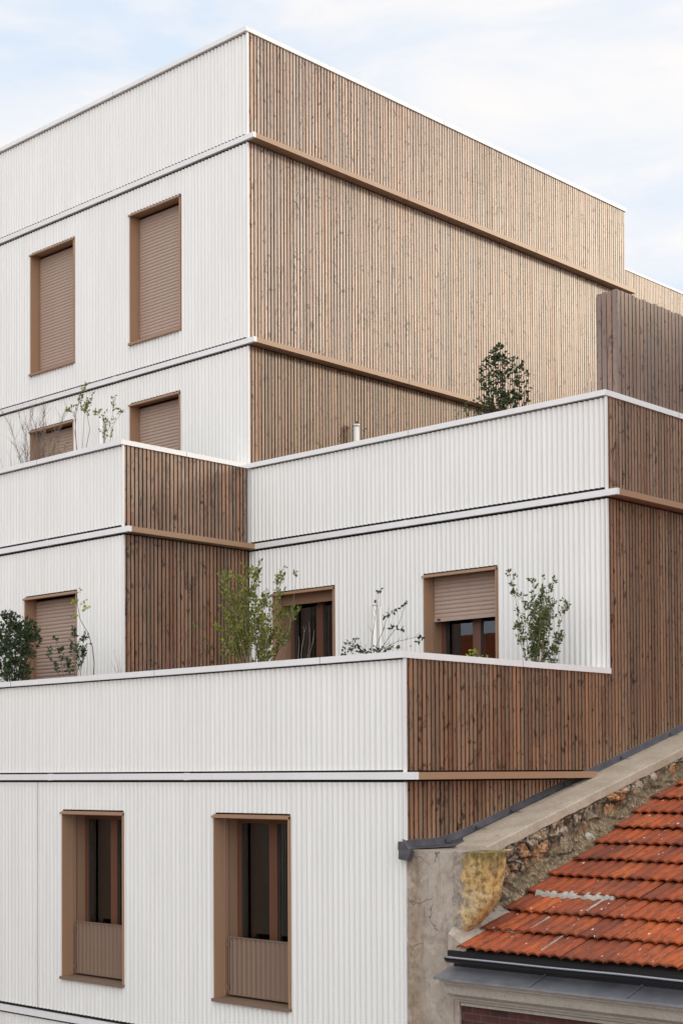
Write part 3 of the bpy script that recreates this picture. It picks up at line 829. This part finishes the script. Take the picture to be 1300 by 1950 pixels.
# the boarding under the tiles, the far slope and the house body
ub = MB(); ub.hexa([(6.78, -3.78, roofz(-3.78)-.05), (13, -3.78, roofz(-3.78)-.05), (13, 2.2, roofz(2.2)-.05), (6.78, 2.2, roofz(2.2)-.05), (6.78, -3.78, roofz(-3.78)-.002), (13, -3.78, roofz(-3.78)-.002), (13, 2.2, roofz(2.2)-.002), (6.78, 2.2, roofz(2.2)-.002)])
ub.hexa([(6.78, 2.2, roofz(2.2)-.05), (13, 2.2, roofz(2.2)-.05), (13, 8, roofz(-3.6)), (6.78, 8, roofz(-3.6)), (6.78, 2.2, roofz(2.2)), (13, 2.2, roofz(2.2)), (13, 8, roofz(-3.6)+.05), (6.78, 8, roofz(-3.6)+.05)])
ub.build('roof_deck', M['membrane'], old)
MB().box(6.74, 13, -3.60, 8, GROUND, -2.12).build('brick_wall', M['brick'], old)
MB().box(6.737, 6.80, -3.625, -3.59, GROUND, -2.45).build('wall_edge', M['plaster'], old)
# mortar patches on the tiles
def lump(x0, x1, y, wid, seed, m_='mortar', hgt=.045):
    P = []; n = max(8, int((x1-x0)/.012)); k = 8
    for i in range(n+1):
        x = x0+(x1-x0)*i/n; row = []
        ww = wid*(.75+.5*noise.noise((x*7, seed, 0))); yc = y + .02*noise.noise((x*5, seed, 4))
        if i in (0, n): ww *= .3
        for j in range(k+1):
            v = j/k*2-1; yv = yc+v*ww
            h = hgt*(1-v*v)**.5*(.75+.6*noise.noise((x*16, yv*22, seed)))
            row.append((x, yv, roofz(yv)+.022+h*(1 if i not in (0, n) else .2)))
        P.append(row)
    return MB().grid(P, False)
lump(6.97, 7.90, -2.60, .060, 1.0, hgt=.055).build('mortar_patch', M['mortar'], old)
def strip(x, y0, y1, w, seed):
    P = []; n = 24
    for i in range(n+1):
        y = y0+(y1-y0)*i/n; ww = w*(.8+.7*noise.noise((y*12, seed, 0)))
        xc = x+.006*noise.noise((y*9, seed, 3))
        P.append([(xc+ww*a, y, roofz(y)+.030+.03*(1-((y+3.78)%.4)/.4)+.012*(1-a*a)) for a in (-1, -.4, .4, 1)])
    return MB().grid(P, False)
strip(7.845, -3.74, -3.20, .008, 2).build('mortar_patch', M['mortar'], old)
strip(7.80, -2.95, -2.66, .014, 5).build('mortar_patch', M['mortar'], old)
strip(7.46, -3.36, -3.06, .013, 8).build('mortar_patch', M['mortar'], old)
lump(7.02, 7.36, -3.36, .035, 3.0, hgt=.02).build('mortar_patch', M['mortar'], old)
# zinc gutter
gt = MB(); yg, zg, rg = -3.905, -2.012, .062
P = []
for i in range(61):
    x = 6.89+6.1*i/60; s = .006*noise.noise((x*1.3, 0, 0))
    P.append([(x, yg+rg*math.cos(a), zg+s+rg*.9*math.sin(a)) for a in [PI+PI*k/10 for k in range(11)]])
gt.grid(P); gt.build('gutter', M['gutter'], old)
MB().tube([(6.885+6.1*i/40, yg-rg-.003, zg+.003+.006*noise.noise(((6.89+6.1*i/40)*1.3, 0, 0))) for i in range(41)], .009, 8).build('gutter_bead', M['bead'], old)
MB().grid([[(x, -3.78, -1.995), (x, -3.80, -2.17)] for x in (6.87, 13)], False).build('fascia_board', M['gutter'], old)
for x in (7.35, 8.55, 9.75): MB().tube([(x, yg-rg-.004, zg+.008), (x, yg-.02, zg-.02), (x, -3.785, -2.02)], .006, 5).build('gutter_bracket', M['gutter'], old)
# zinc weathering over the moulded cornice
zp = [(-3.60, -2.115), (-3.80, -2.115), (-4.06, -2.196), (-4.063, -2.215), (-4.045, -2.215), (-4.04, -2.205), (-3.60, -2.16)]
MB().prism(zp, 6.83, 13).build('zinc_weathering', M['zinc'], old)
for x in (7.93, 8.95, 9.95): MB().prism([(-3.8, -2.109), (-4.058, -2.190), (-4.058, -2.182), (-3.8, -2.098)], x, x+.018).build('zinc_welt', M['zinc'], old)
cp = [(-3.62, -2.2151), (-4.0, -2.2151), (-4.0, -2.235), (-3.955, -2.245), (-3.955, -2.262), (-3.93, -2.275), (-3.915, -2.30), (-3.90, -2.36), (-3.86, -2.385), (-3.80, -2.40), (-3.80, -2.42), (-3.74, -2.435), (-3.74, -2.455), (-3.69, -2.475), (-3.69, -2.50), (-3.62, -2.505)]
MB().prism(cp, 6.865, 13).build('cornice', M['stone_trim'], old)

# ================================================================== PLANTS
def leaf(b, p, d, size, rng):
    d = d.normalized(); s = d.cross(Vector((rng.uniform(-1, 1), rng.uniform(-1, 1), rng.uniform(-.3, 1)))).normalized()
    if s.length < .1: s = Vector((1, 0, 0))
    n = s.cross(d); w = size*rng.uniform(.22, .30); i = len(b.v)
    m1 = p + d*size*.45
    b.v += [tuple(p), tuple(m1+s*w+n*w*.35), tuple(p+d*size), tuple(m1-s*w+n*w*.35), tuple(m1)]
    b.f += [(i, i+4, i+1), (i+4, i+2, i+1), (i, i+3, i+4), (i+4, i+3, i+2)]; b.sm += [False]*4
def plant(name, label, cat, base, axis, stems, stem_m, leaf_m=None, leaf_size=.05, leaf_n=6, twigs=6, twig_len=.15, rad=.006, depth=.12, start=.3, seed=1, blobs=None, blob_n=0, group=None, bend=.06):
    """stems: tips given as (u, z) with u along axis from the base; blobs: (u, z, r) leaf masses."""
    rng = random.Random(seed); B = Vector(base); A = Vector(axis); Dp = Vector((-axis[1], axis[0], 0))
    t = thing(name, label, cat, base, group or ('bare twigs and saplings in the terrace planters' if 'sapling' in name else 'shrubs in the terrace planters'))
    sb, lb = MB(), MB()
    def spray(p, d, n, size):
        for _ in range(n):
            dd = d*.6 + Vector((rng.gauss(0, .6), rng.gauss(0, .6), rng.gauss(.15, .5)))
            leaf(lb, p + Vector((rng.gauss(0, .012), rng.gauss(0, .012), rng.gauss(0, .012))), dd, size*rng.uniform(.6, 1.15), rng)
    for st in stems:
        pts2 = st if isinstance(st[0], tuple) else [st]
        path = [Vector((0, 0, 0))]; dj = rng.uniform(-depth, depth)
        for k, (u, z) in enumerate(pts2):
            path.append(A*u + Dp*dj*(k+1)/len(pts2) + Vector((0, 0, z-B.z)))
        # resample with gentle noise
        segs = []; tot = 0
        for a, c in zip(path[:-1], path[1:]):
            n = max(2, int((c-a).length/.06))
            for i in range(n): segs.append(a.lerp(c, i/n))
        segs.append(path[-1]); m = len(segs); sd = rng.uniform(0, 99)
        for i in range(1, m-1):
            f = math.sin(PI*i/m)
            segs[i] = segs[i] + (A*noise.noise((i*.17, sd, 0)) + Dp*noise.noise((i*.17, sd, 9)))*bend*f
        W_ = [B + s for s in segs]; r0 = rad*rng.uniform(.75, 1.15)
        sb.tube(W_, [r0*(1-.72*i/(m-1)) for i in range(m)], 5)
        for k in range(twigs):
            i = int(m*rng.uniform(start, .98)); i = min(max(i, 1), m-1)
            dr = (W_[i]-W_[i-1]).normalized(); sd_ = rng.choice((-1, 1))
            d = (dr*.8 + A*sd_*rng.uniform(.3, .9) + Dp*rng.uniform(-.7, .7) + Vector((0, 0, .25))).normalized()
            ln = twig_len*rng.uniform(.4, 1.1)*(1.15-.5*i/m)
            q = [W_[i], W_[i]+d*ln*.5+Vector((0, 0, .01)), W_[i]+d*ln+Vector((0, 0, .03))]
            sb.tube(q, [r0*.42, r0*.3, r0*.15], 4)
            if leaf_m and leaf_n:
                for tt in (.45, .75, 1.0): spray(q[0].lerp(q[2], tt), d, max(1, leaf_n//3), leaf_size)
        if leaf_m and leaf_n: spray(W_[-1], Vector((0, 0, 1)), leaf_n//2+1, leaf_size)
    if blobs:
        for (u, z, r) in blobs:
            c = A*u + Vector((0, 0, z-B.z)); 
            nn = int(blob_n*(r/.12)**2)
            sb.tube([B+A*u*.4+Vector((0, 0, (z-B.z)*.3)), B+A*u*.8+Vector((0, 0, (z-B.z)*.7)), B+c], [rad, rad*.7, rad*.3], 4)
            for _ in range(nn):
                v = Vector((rng.gauss(0, 1), rng.gauss(0, 1), rng.gauss(0, 1))).normalized()*r*rng.uniform(.25, 1.08)**.7
                pos = B + c + A*v.x + Dp*v.y*1.0 + Vector((0, 0, v.z))
                if noise.noise(pos*9) < -.10: continue
                for _2 in range(3): leaf(lb, pos, v.normalized()*.6 + Vector((rng.gauss(0, .5), rng.gauss(0, .5), rng.gauss(.1, .5))), leaf_size*rng.uniform(.65, 1.15), rng)
    sb.build('stems', M[stem_m], t)
    if lb.v: lb.build('foliage', M[leaf_m], t)
    return t
X_, Y_ = (1, 0, 0), (0, 1, 0)
zl, zh = .47, 3.77
plant('evergreen_shrub', 'dense dark evergreen shrub on the upper right terrace, behind the white parapet', 'shrub', (4.22, .5, zh), X_,
      [(-.1, 5.15), (.1, 5.0), (.3, 4.85), (-.3, 4.9), (.0, 5.2)], 'stem_brown', 'leaf_dark', .052, 6, 7, .16, .008, seed=2,
      blobs=[(-.10, 5.14, .11), (.02, 5.16, .10), (-.20, 5.0, .11), (-.02, 4.98, .13), (-.26, 4.82, .09), (-.05, 4.82, .15), (.14, 4.78, .13), (.24, 4.98, .08), (.12, 4.95, .07), (.32, 4.80, .10), (-.13, 4.64, .16), (.1, 4.6, .17), (.30, 4.62, .13), (-.26, 4.5, .15), (0, 4.45, .18), (.25, 4.45, .15), (.43, 4.72, .05)], blob_n=50, depth=.1)
plant('small_shrub', 'low sparse green sprigs just left of the dark evergreen shrub on the upper right terrace', 'shrub', (3.62, .5, zh), X_,
      [(-.10, 4.50), (.05, 4.56), (.16, 4.50), (.0, 4.42)], 'stem_brown', 'leaf_mid', .035, 6, 6, .08, .003, seed=4, start=.6)
plant('bare_sapling', 'leafless reddish twig beside the timber screen at the right end of the upper terrace', 'sapling', (5.66, .33, zh), Y_,
      [[(.10, 4.45), (.02, 4.80)], [(.13, 4.50), (.12, 4.62), (.02, 4.72)], [(-.02, 4.5)]], 'stem_red', None, twigs=2, twig_len=.08, rad=.005, depth=.02, seed=5)
plant('bare_sapling', 'short leafless twigs leaning left of the timber screen, low over the upper right coping', 'sapling', (5.1, .45, zh), X_,
      [(-.10, 4.42), (.12, 4.45), (.05, 4.38)], 'stem_red', None, twigs=1, twig_len=.05, rad=.004, depth=.02, seed=6)
plant('climbing_shrub', 'thin sprigs with few green leaves against the timber wall left of the white vent pipe', 'shrub', (1.35, .5, zh), X_,
      [(-.35, 4.42), (-.25, 4.30), (.0, 4.5), (.25, 4.46), (.38, 4.52)], 'stem_brown', 'leaf_mid', .035, 4, 4, .09, .003, seed=8, start=.6)
# low terrace, left to right
plant('evergreen_shrub', 'dense dark green shrub at the left edge of the lower terrace, beside the closed shutter', 'shrub', (-1.30, -3.2, zl), X_,
      [(.4, 1.70), (.1, 1.9), (-.3, 1.9), (.2, 1.5)], 'stem_brown', 'leaf_dark', .05, 6, 7, .15, .008, seed=12,
      blobs=[(-.05, 1.86, .11), (.15, 1.80, .10), (.32, 1.74, .13), (.48, 1.68, .10), (.12, 1.60, .19), (.38, 1.52, .15), (.56, 1.55, .07), (-.15, 1.65, .2), (.15, 1.35, .20), (.38, 1.32, .12), (-.15, 1.3, .22), (.1, 1.1, .2), (.32, 1.12, .1), (-.5, 1.6, .25), (-.5, 1.2, .25), (-.9, 1.4, .3)], blob_n=105, depth=.12)
plant('leafy_shrub', 'open shrub with small clusters of mid green leaves in front of the closed shutter', 'shrub', (.12, -3.2, zl), X_,
      [(-.42, 1.30), (-.28, 1.48), (-.10, 1.60), (.10, 1.55), (.02, 1.35), (-.2, 1.22), (.12, 1.25)], 'stem_brown', 'leaf_dark', .056, 11, 6, .13, .005, seed=14, start=.62, depth=.1)
plant('young_sapling', 'slender curved sapling with lime green leaves at its top, right of the closed shutter', 'sapling', (.52, -3.2, zl), X_,
      [[(.02, 1.15), (-.02, 1.35), (-.12, 1.55), (-.28, 1.74), (-.33, 1.95), (-.33, 2.13)]], 'stem_brown', None, twigs=3, twig_len=.1, rad=.010, depth=.02, start=.8, seed=3, bend=.02)
def sap_leaves(base, pts, m_, size, seed, n=5):
    rng = random.Random(seed); b = MB()
    for p in pts:
        for _ in range(n): leaf(b, Vector(p)+Vector((rng.gauss(0, .012),)*3), Vector((rng.uniform(-1, 1), rng.uniform(-.5, .5), rng.uniform(-.8, .5))), size*rng.uniform(.7, 1.2), rng)
    return b
sap = [o for o in bpy.data.objects if o.name.startswith('young_sapling')][0]
sap_leaves(0, [(.33, -3.2, 1.86), (.36, -3.2, 1.88), (.10, -3.2, 1.98), (.13, -3.2, 1.95), (.12, -3.2, 1.78), (.24, -3.2, 2.10), (.30, -3.2, 1.96)], 0, .06, 4, 6).build('foliage', M['leaf_lime'], sap)
plant('bare_sapling', 'short dark leafless stem at the foot of the curved sapling on the lower terrace', 'sapling', (.47, -3.25, zl), X_, [[(.0, 1.15), (-.03, 1.28)]], 'stem_brown', None, twigs=1, twig_len=.05, rad=.004, depth=.01, seed=9)
plant('bare_sapling', 'fine leafless twigs on the lower terrace at the left edge of the brown timber wall', 'sapling', (1.18, -3.2, zl), X_,
      [(-.26, 1.30), (-.12, 1.20), (-.36, 1.16)], 'stem_brown', None, twigs=2, twig_len=.07, rad=.004, depth=.04, seed=10)
plant('red_twig_shrub', 'leafless shrub of fine red twigs before the brown timber wall of the lower terrace', 'shrub', (1.95, -3.2, zl), X_,
      [(-.62, 1.22), (-.48, 1.15), (-.35, 1.25), (-.22, 1.18), (-.05, 1.30), (.08, 1.42), (.22, 1.50), (.18, 1.28), (.35, 1.20), (.48, 1.32), (.62, 1.18), (.75, 1.25), (.52, 1.12)], 'stem_red', None, twigs=9, twig_len=.17, rad=.0055, depth=.2, seed=15)
plant('leafy_shrub', 'thin stems with a few green leaves between the red twigs and the big airy shrub', 'shrub', (2.75, -3.25, zl), X_,
      [[(-.05, 1.2), (-.22, 1.50)], [(.0, 1.15), (.12, 1.32)]], 'stem_brown', 'leaf_mid', .045, 4, 4, .09, .004, seed=16, start=.6)
rs = random.Random(77)
airy = [(u*.86, z) for u, z in [(-.62, 1.93), (-.55, 1.72), (-.66, 1.52), (-.45, 1.98), (-.38, 1.80), (-.30, 2.02), (-.2, 1.9), (-.12, 2.0), (-.02, 2.05), (.06, 2.08), (.16, 2.05), (.25, 1.98), (.22, 1.82), (.30, 1.7), (.36, 1.55), (.42, 1.42), (-.5, 1.38), (-.25, 1.55), (.1, 1.75), (-.05, 1.68), (.2, 1.5), (-.4, 1.6), (.34, 1.34), (-.56, 1.22), (.5, 1.50)]]
plant('airy_shrub', 'tall airy shrub with small olive green leaves, before the brown timber and white inner corner', 'shrub', (3.50, -3.2, zl), X_,
      airy, 'stem_tan', 'leaf_olive', .052, 9, 17, .16, .006, seed=17, start=.42, depth=.25, bend=.09)
plant('leafy_shrub', 'single upright leafy shoot at the left side of the window beside the airy shrub', 'shrub', (3.95, -3.2, zl), X_,
      [[(.05, 1.2), (.17, 1.6), (.21, 1.92)], [(.02, 1.1), (.12, 1.3)]], 'stem_tan', 'leaf_mid', .045, 6, 7, .07, .005, seed=19, start=.5, depth=.03, bend=.02)
plant('bare_sapling', 'pale leafless twigs forking in front of the window with the raised shutter', 'sapling', (4.28, -3.2, zl), X_,
      [(-.02, 1.36), (-.05, 1.25), (.10, 1.40), (.20, 1.30)], 'stem_pale', None, twigs=2, twig_len=.12, rad=.004, depth=.03, seed=20)
plant('sparse_shrub', 'sparse spreading shrub of long bare stems with dark leaf clusters, between the two terrace windows', 'shrub', (5.28, -3.2, zl), X_,
      [[(.02, 1.0), (.08, 1.35), (.16, 1.66)], [(.10, 1.0), (.38, 1.25), (.50, 1.49)], [(.06, 1.0), (.20, 1.22), (.28, 1.40)], [(.1, 1.0), (.4, 1.10), (.70, 1.13)], [(-.1, 1.0), (-.24, 1.13)], [(-.05, 1.0), (-.15, 1.08), (-.38, 1.14)], [(-.22, 1.0), (-.36, 1.08)], [(.12, 1.0), (.32, 1.1)]], 'stem_brown', None, twigs=4, twig_len=.09, rad=.005, depth=.05, seed=21, start=.55, bend=.02)
sp = [o for o in bpy.data.objects if o.name.startswith('sparse_shrub')][0]
sap_leaves(0, [(5.42, -3.2, 1.66), (5.30+.25, -3.2, 1.40), (5.62, -3.2, 1.42), (5.50, -3.2, 1.38), (5.77, -3.2, 1.49), (5.62, -3.2, 1.26), (5.70, -3.2, 1.22), (5.98, -3.2, 1.12), (5.94, -3.2, 1.08), (5.05, -3.2, 1.15), (4.95, -3.2, 1.13), (4.90, -3.2, 1.09), (5.0, -3.2, 1.06), (5.12, -3.2, 1.04), (5.06, -3.2, 1.09), (5.2, -3.2, 1.02), (5.3, -3.2, 1.05), (5.36, -3.2, 1.02), (5.42, -3.2, 1.04), (5.5, -3.2, 1.02), (5.55, -3.2, 1.04), (5.32, -3.2, 1.0), (5.66, -3.2, 1.05), (4.9, -3.2, 1.02)], 0, .05, 6, 8).build('foliage', M['leaf_dark'], sp)
plant('upright_shrub', 'upright vase shaped green shrub before the white wall, right of the half shuttered window', 'shrub', (5.66, -.80, zl), Y_,
      [(-.24, 2.05), (-.23, 1.75), (-.28, 1.42), (-.14, 1.92), (-.02, 1.78), (.10, 1.93), (.06, 1.65), (.22, 1.90), (.30, 1.75), (.44, 2.04), (.42, 1.7), (.34, 1.5), (.18, 1.45), (-.04, 1.5), (-.14, 1.5), (.28, 1.25), (.36, 1.28)], 'stem_tan', 'leaf_mid', .048, 9, 12, .09, .0055, seed=23, start=.4, depth=.2,
      blobs=[(.14, 1.62, .13), (.28, 1.62, .11), (.10, 1.42, .13), (.36, 1.72, .08), (.22, 1.42, .10), (-.08, 1.6, .07), (.04, 1.25, .10), (.18, 1.2, .09)], blob_n=60)
plant('leafy_shrub', 'low tuft of fresh green leaves above the coping in front of the half shuttered window', 'shrub', (5.60, -1.85, zl), Y_,
      [(-.1, .99), (.0, 1.02), (.1, .98), (.22, .97)], 'stem_brown', 'leaf_lime', .045, 6, 3, .05, .003, seed=25, start=.8, depth=.03)
# upper left terrace
zz = 3.77
plant('bare_shrub', 'leafless pale brown bush in front of the smaller left shutter on the upper left terrace', 'shrub', (-2.47, -1.9, zz), X_,
      [(-.55, 5.1), (-.48, 4.95), (-.42, 5.15), (-.30, 5.2), (-.22, 5.05), (-.12, 5.22), (0, 5.1), (.10, 5.2), (.2, 5.08), (.32, 5.15), (.34, 4.9), (-.45, 4.7), (.2, 4.8), (-.3, 4.6), (-.1, 4.9), (.05, 4.8)], 'stem_twig', None, twigs=30, twig_len=.24, rad=.006, depth=.25, seed=31, start=.35, bend=.1)
plant('leafy_shrub', 'short pale sprigs between the leafless bush and the tall thin sapling, upper left terrace', 'shrub', (-1.98, -1.9, zz), X_,
      [(-.12, 4.52), (.0, 4.62), (.1, 4.55), (.16, 4.46)], 'stem_twig', 'leaf_olive', .035, 4, 6, .08, .004, seed=32, start=.6)
plant('bare_sapling', 'thin leafless twigs at the far left edge of the photo above the upper left coping', 'sapling', (-3.15, -1.9, zz), X_,
      [(-.35, 4.55), (-.15, 4.52), (.0, 4.75), (.12, 4.6), (-.05, 4.5)], 'stem_brown', None, twigs=3, twig_len=.12, rad=.004, depth=.1, seed=33)
plant('young_sapling', 'tall thin two stemmed sapling between the two part-hidden shutters of the upper left terrace', 'sapling', (-1.5, -1.9, zz), X_,
      [[(-.06, 4.42), (-.11, 4.65), (-.09, 4.9), (.02, 5.15), (.10, 5.25)], [(.16, 4.42), (.22, 4.65), (.17, 4.85), (.05, 5.0)], [(-.1, 4.7), (-.12, 4.92), (-.28, 5.0)], [(.1, 4.95), (.24, 5.08)]], 'stem_twig', 'leaf_olive', .05, 7, 8, .13, .008, depth=.04, seed=34, start=.78, bend=.02)
plant('young_sapling', 'shorter leafy sapling in a V shape beside the corner of the upper left parapet', 'sapling', (-.95, -1.9, zz), X_,
      [[(.03, 4.4), (.05, 4.65), (-.08, 4.78), (-.2, 4.85)], [(.05, 4.42), (.18, 4.65), (.26, 4.9)], [(.18, 4.6), (.38, 4.78)], [(.0, 4.5), (.0, 4.82)]], 'stem_twig', 'leaf_olive', .052, 7, 6, .10, .006, depth=.04, seed=35, start=.6, bend=.02)

# ================================================================== SETTING
def flat(name, m, x0, x1, y0, y1, z):
    b = MB(); b.quad((x0, y0, z), (x1, y0, z), (x1, y1, z), (x0, y1, z)); return struct(b.build(name, M[m]))
flat('ground', 'pave', -400, 400, -400, 400, GROUND-.16)
flat('road', 'asphalt', -60, 60, -14.2, -6.4, GROUND-.15)
struct(MB().box(-60, 60, -6.4, -3.7, GROUND-.155, GROUND).build('pavement', M['pave']))
struct(MB().box(-60, 60, -17.0, -14.2, GROUND-.155, GROUND-.002).build('pavement', M['pave']))
# added block, out of view right: keeps low sun off the lower storeys
nb = thing('added_shade_block', 'plain rendered block added out of view behind the old house, shading the lower storeys', 'building', (16, 16, GROUND))
MB().box(12.5, 24, 4.5, 30, GROUND, 9.4).build('wall', M['render_far'], nb)
MB().box(12.4, 24.1, 4.4, 30.1, 9.401, 9.55).build('coping', M['zinc'], nb)
for k in range(5):
    for z_ in (-1.5, 1.5, 4.5):
        wf = MB().box(12.46, 12.52, 6+k*4, 7.2+k*4, z_, z_+1.7).build('window', M['white_trim'], nb)
        MB().box(12.452, 12.459, 6.08+k*4, 7.12+k*4, z_+.08, z_+1.62).build('pane', M['roomdark'], wf)
# the house across the street, seen only as a reflection in the panes
opp = thing('opposite_house', 'low rendered house with red tile roof across the street, mirrored in the window panes', 'house', (-12, -17, GROUND))
MB().box(-24, 1, -27, -17.0, GROUND, -1.0).build('wall', M['render_far'], opp)
ro = MB(); ro.prism([(-16.6, -1.15), (-22, 4.1), (-27.4, -1.15), (-27.2, -1.3), (-22, 3.9), (-16.8, -1.3)], -24.3, 1.3); ro.build('roof', M['tile'], opp)
for k in range(7):
    x = -22+k*3.3
    wf = MB().box(x, x+1.2, -16.99, -16.93, -4.2, -2.2).build('window', M['white_trim'], opp)
    MB().box(x+.08, x+1.12, -16.925, -16.92, -4.1, -2.3).build('pane', M['roomdark'], wf)

# ================================================================== LIGHT AND SKY
SUN_AZ, SUN_EL = math.radians(34), math.radians(18)     # azimuth clockwise from +Y
w = bpy.data.worlds.new('World'); scene.world = w; w.use_nodes = True
nt = w.node_tree; nt.nodes.clear()
out = nt.nodes.new('ShaderNodeOutputWorld'); bg = nt.nodes.new('ShaderNodeBackground'); LK(nt, bg.outputs[0], out.inputs[0])
sky = nt.nodes.new('ShaderNodeTexSky'); sky.sky_type = 'NISHITA'; sky.sun_disc = False
sky.sun_elevation = SUN_EL; sky.sun_rotation = SUN_AZ; sky.air_density = 1.0; sky.dust_density = 2.5; sky.altitude = 60
tc = nt.nodes.new('ShaderNodeTexCoord'); mp = nt.nodes.new('ShaderNodeMapping'); mp.inputs['Scale'].default_value = (1.6, 1.6, 4.6); mp.inputs['Location'].default_value = (.3, 1.7, .2)
LK(nt, tc.outputs['Generated'], mp.inputs[0])
cl = noise_(nt, mp.outputs[0], 2.6, 6, .55, .5)
cm = ramp(nt, cl, [(.38, .0), (.60, 1.0)])
c = mix(nt, sky.outputs[0], mix(nt, (4.75, 5.65, 7.0), (6.6, 6.65, 6.95), cm), .93)
# added brightening of the unseen sky to the right front, lights the white fronts
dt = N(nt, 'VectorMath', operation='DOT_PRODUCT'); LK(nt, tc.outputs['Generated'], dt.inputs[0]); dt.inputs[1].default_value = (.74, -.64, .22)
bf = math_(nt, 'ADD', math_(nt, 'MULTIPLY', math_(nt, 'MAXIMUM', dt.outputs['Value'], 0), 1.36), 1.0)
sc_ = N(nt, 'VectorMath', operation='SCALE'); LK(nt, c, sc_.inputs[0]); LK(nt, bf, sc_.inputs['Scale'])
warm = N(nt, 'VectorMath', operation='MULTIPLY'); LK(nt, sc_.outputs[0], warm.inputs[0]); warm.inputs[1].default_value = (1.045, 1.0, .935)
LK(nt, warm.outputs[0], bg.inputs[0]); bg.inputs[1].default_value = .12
sun = bpy.data.lights.new('Sun', 'SUN'); sun.energy = .85; sun.angle = math.radians(11); sun.color = (1.0, .84, .62)
so = bpy.data.objects.new('sun_lamp', sun); COL.objects.link(so)
dirv = Vector((math.sin(SUN_AZ)*math.cos(SUN_EL), math.cos(SUN_AZ)*math.cos(SUN_EL), math.sin(SUN_EL)))
so.rotation_euler = (-dirv).to_track_quat('-Z', 'Y').to_euler(); so.location = (10, -10, 30)

# ================================================================== CAMERA
cam = bpy.data.cameras.new('Camera'); co = bpy.data.objects.new('Camera', cam); COL.objects.link(co); scene.camera = co
R_ = Vector((0.72693196, 0.68668858, -0.0053591)); U_ = Vector((0.02181549, -0.01529249, 0.99964505)); F_ = Vector((-0.68636289, 0.72679084, 0.02609705))
mw = Matrix(((R_.x, U_.x, -F_.x, 16.1339), (R_.y, U_.y, -F_.y, -15.1474), (R_.z, U_.z, -F_.z, -.2702), (0, 0, 0, 1)))
co.matrix_world = mw
cam.sensor_fit = 'HORIZONTAL'; cam.sensor_width = 36; cam.lens = 2908.17/1300*36
cam.shift_x = 0; cam.shift_y = (1397.26-975)/1300
cam.clip_start = .1; cam.clip_end = 2000

scene.render.resolution_x, scene.render.resolution_y = 682, 1024
scene.view_settings.view_transform = 'Standard'; scene.view_settings.look = 'None'; scene.view_settings.gamma = 1
scene.view_settings.use_curve_mapping = False
scene.view_settings.exposure = .37
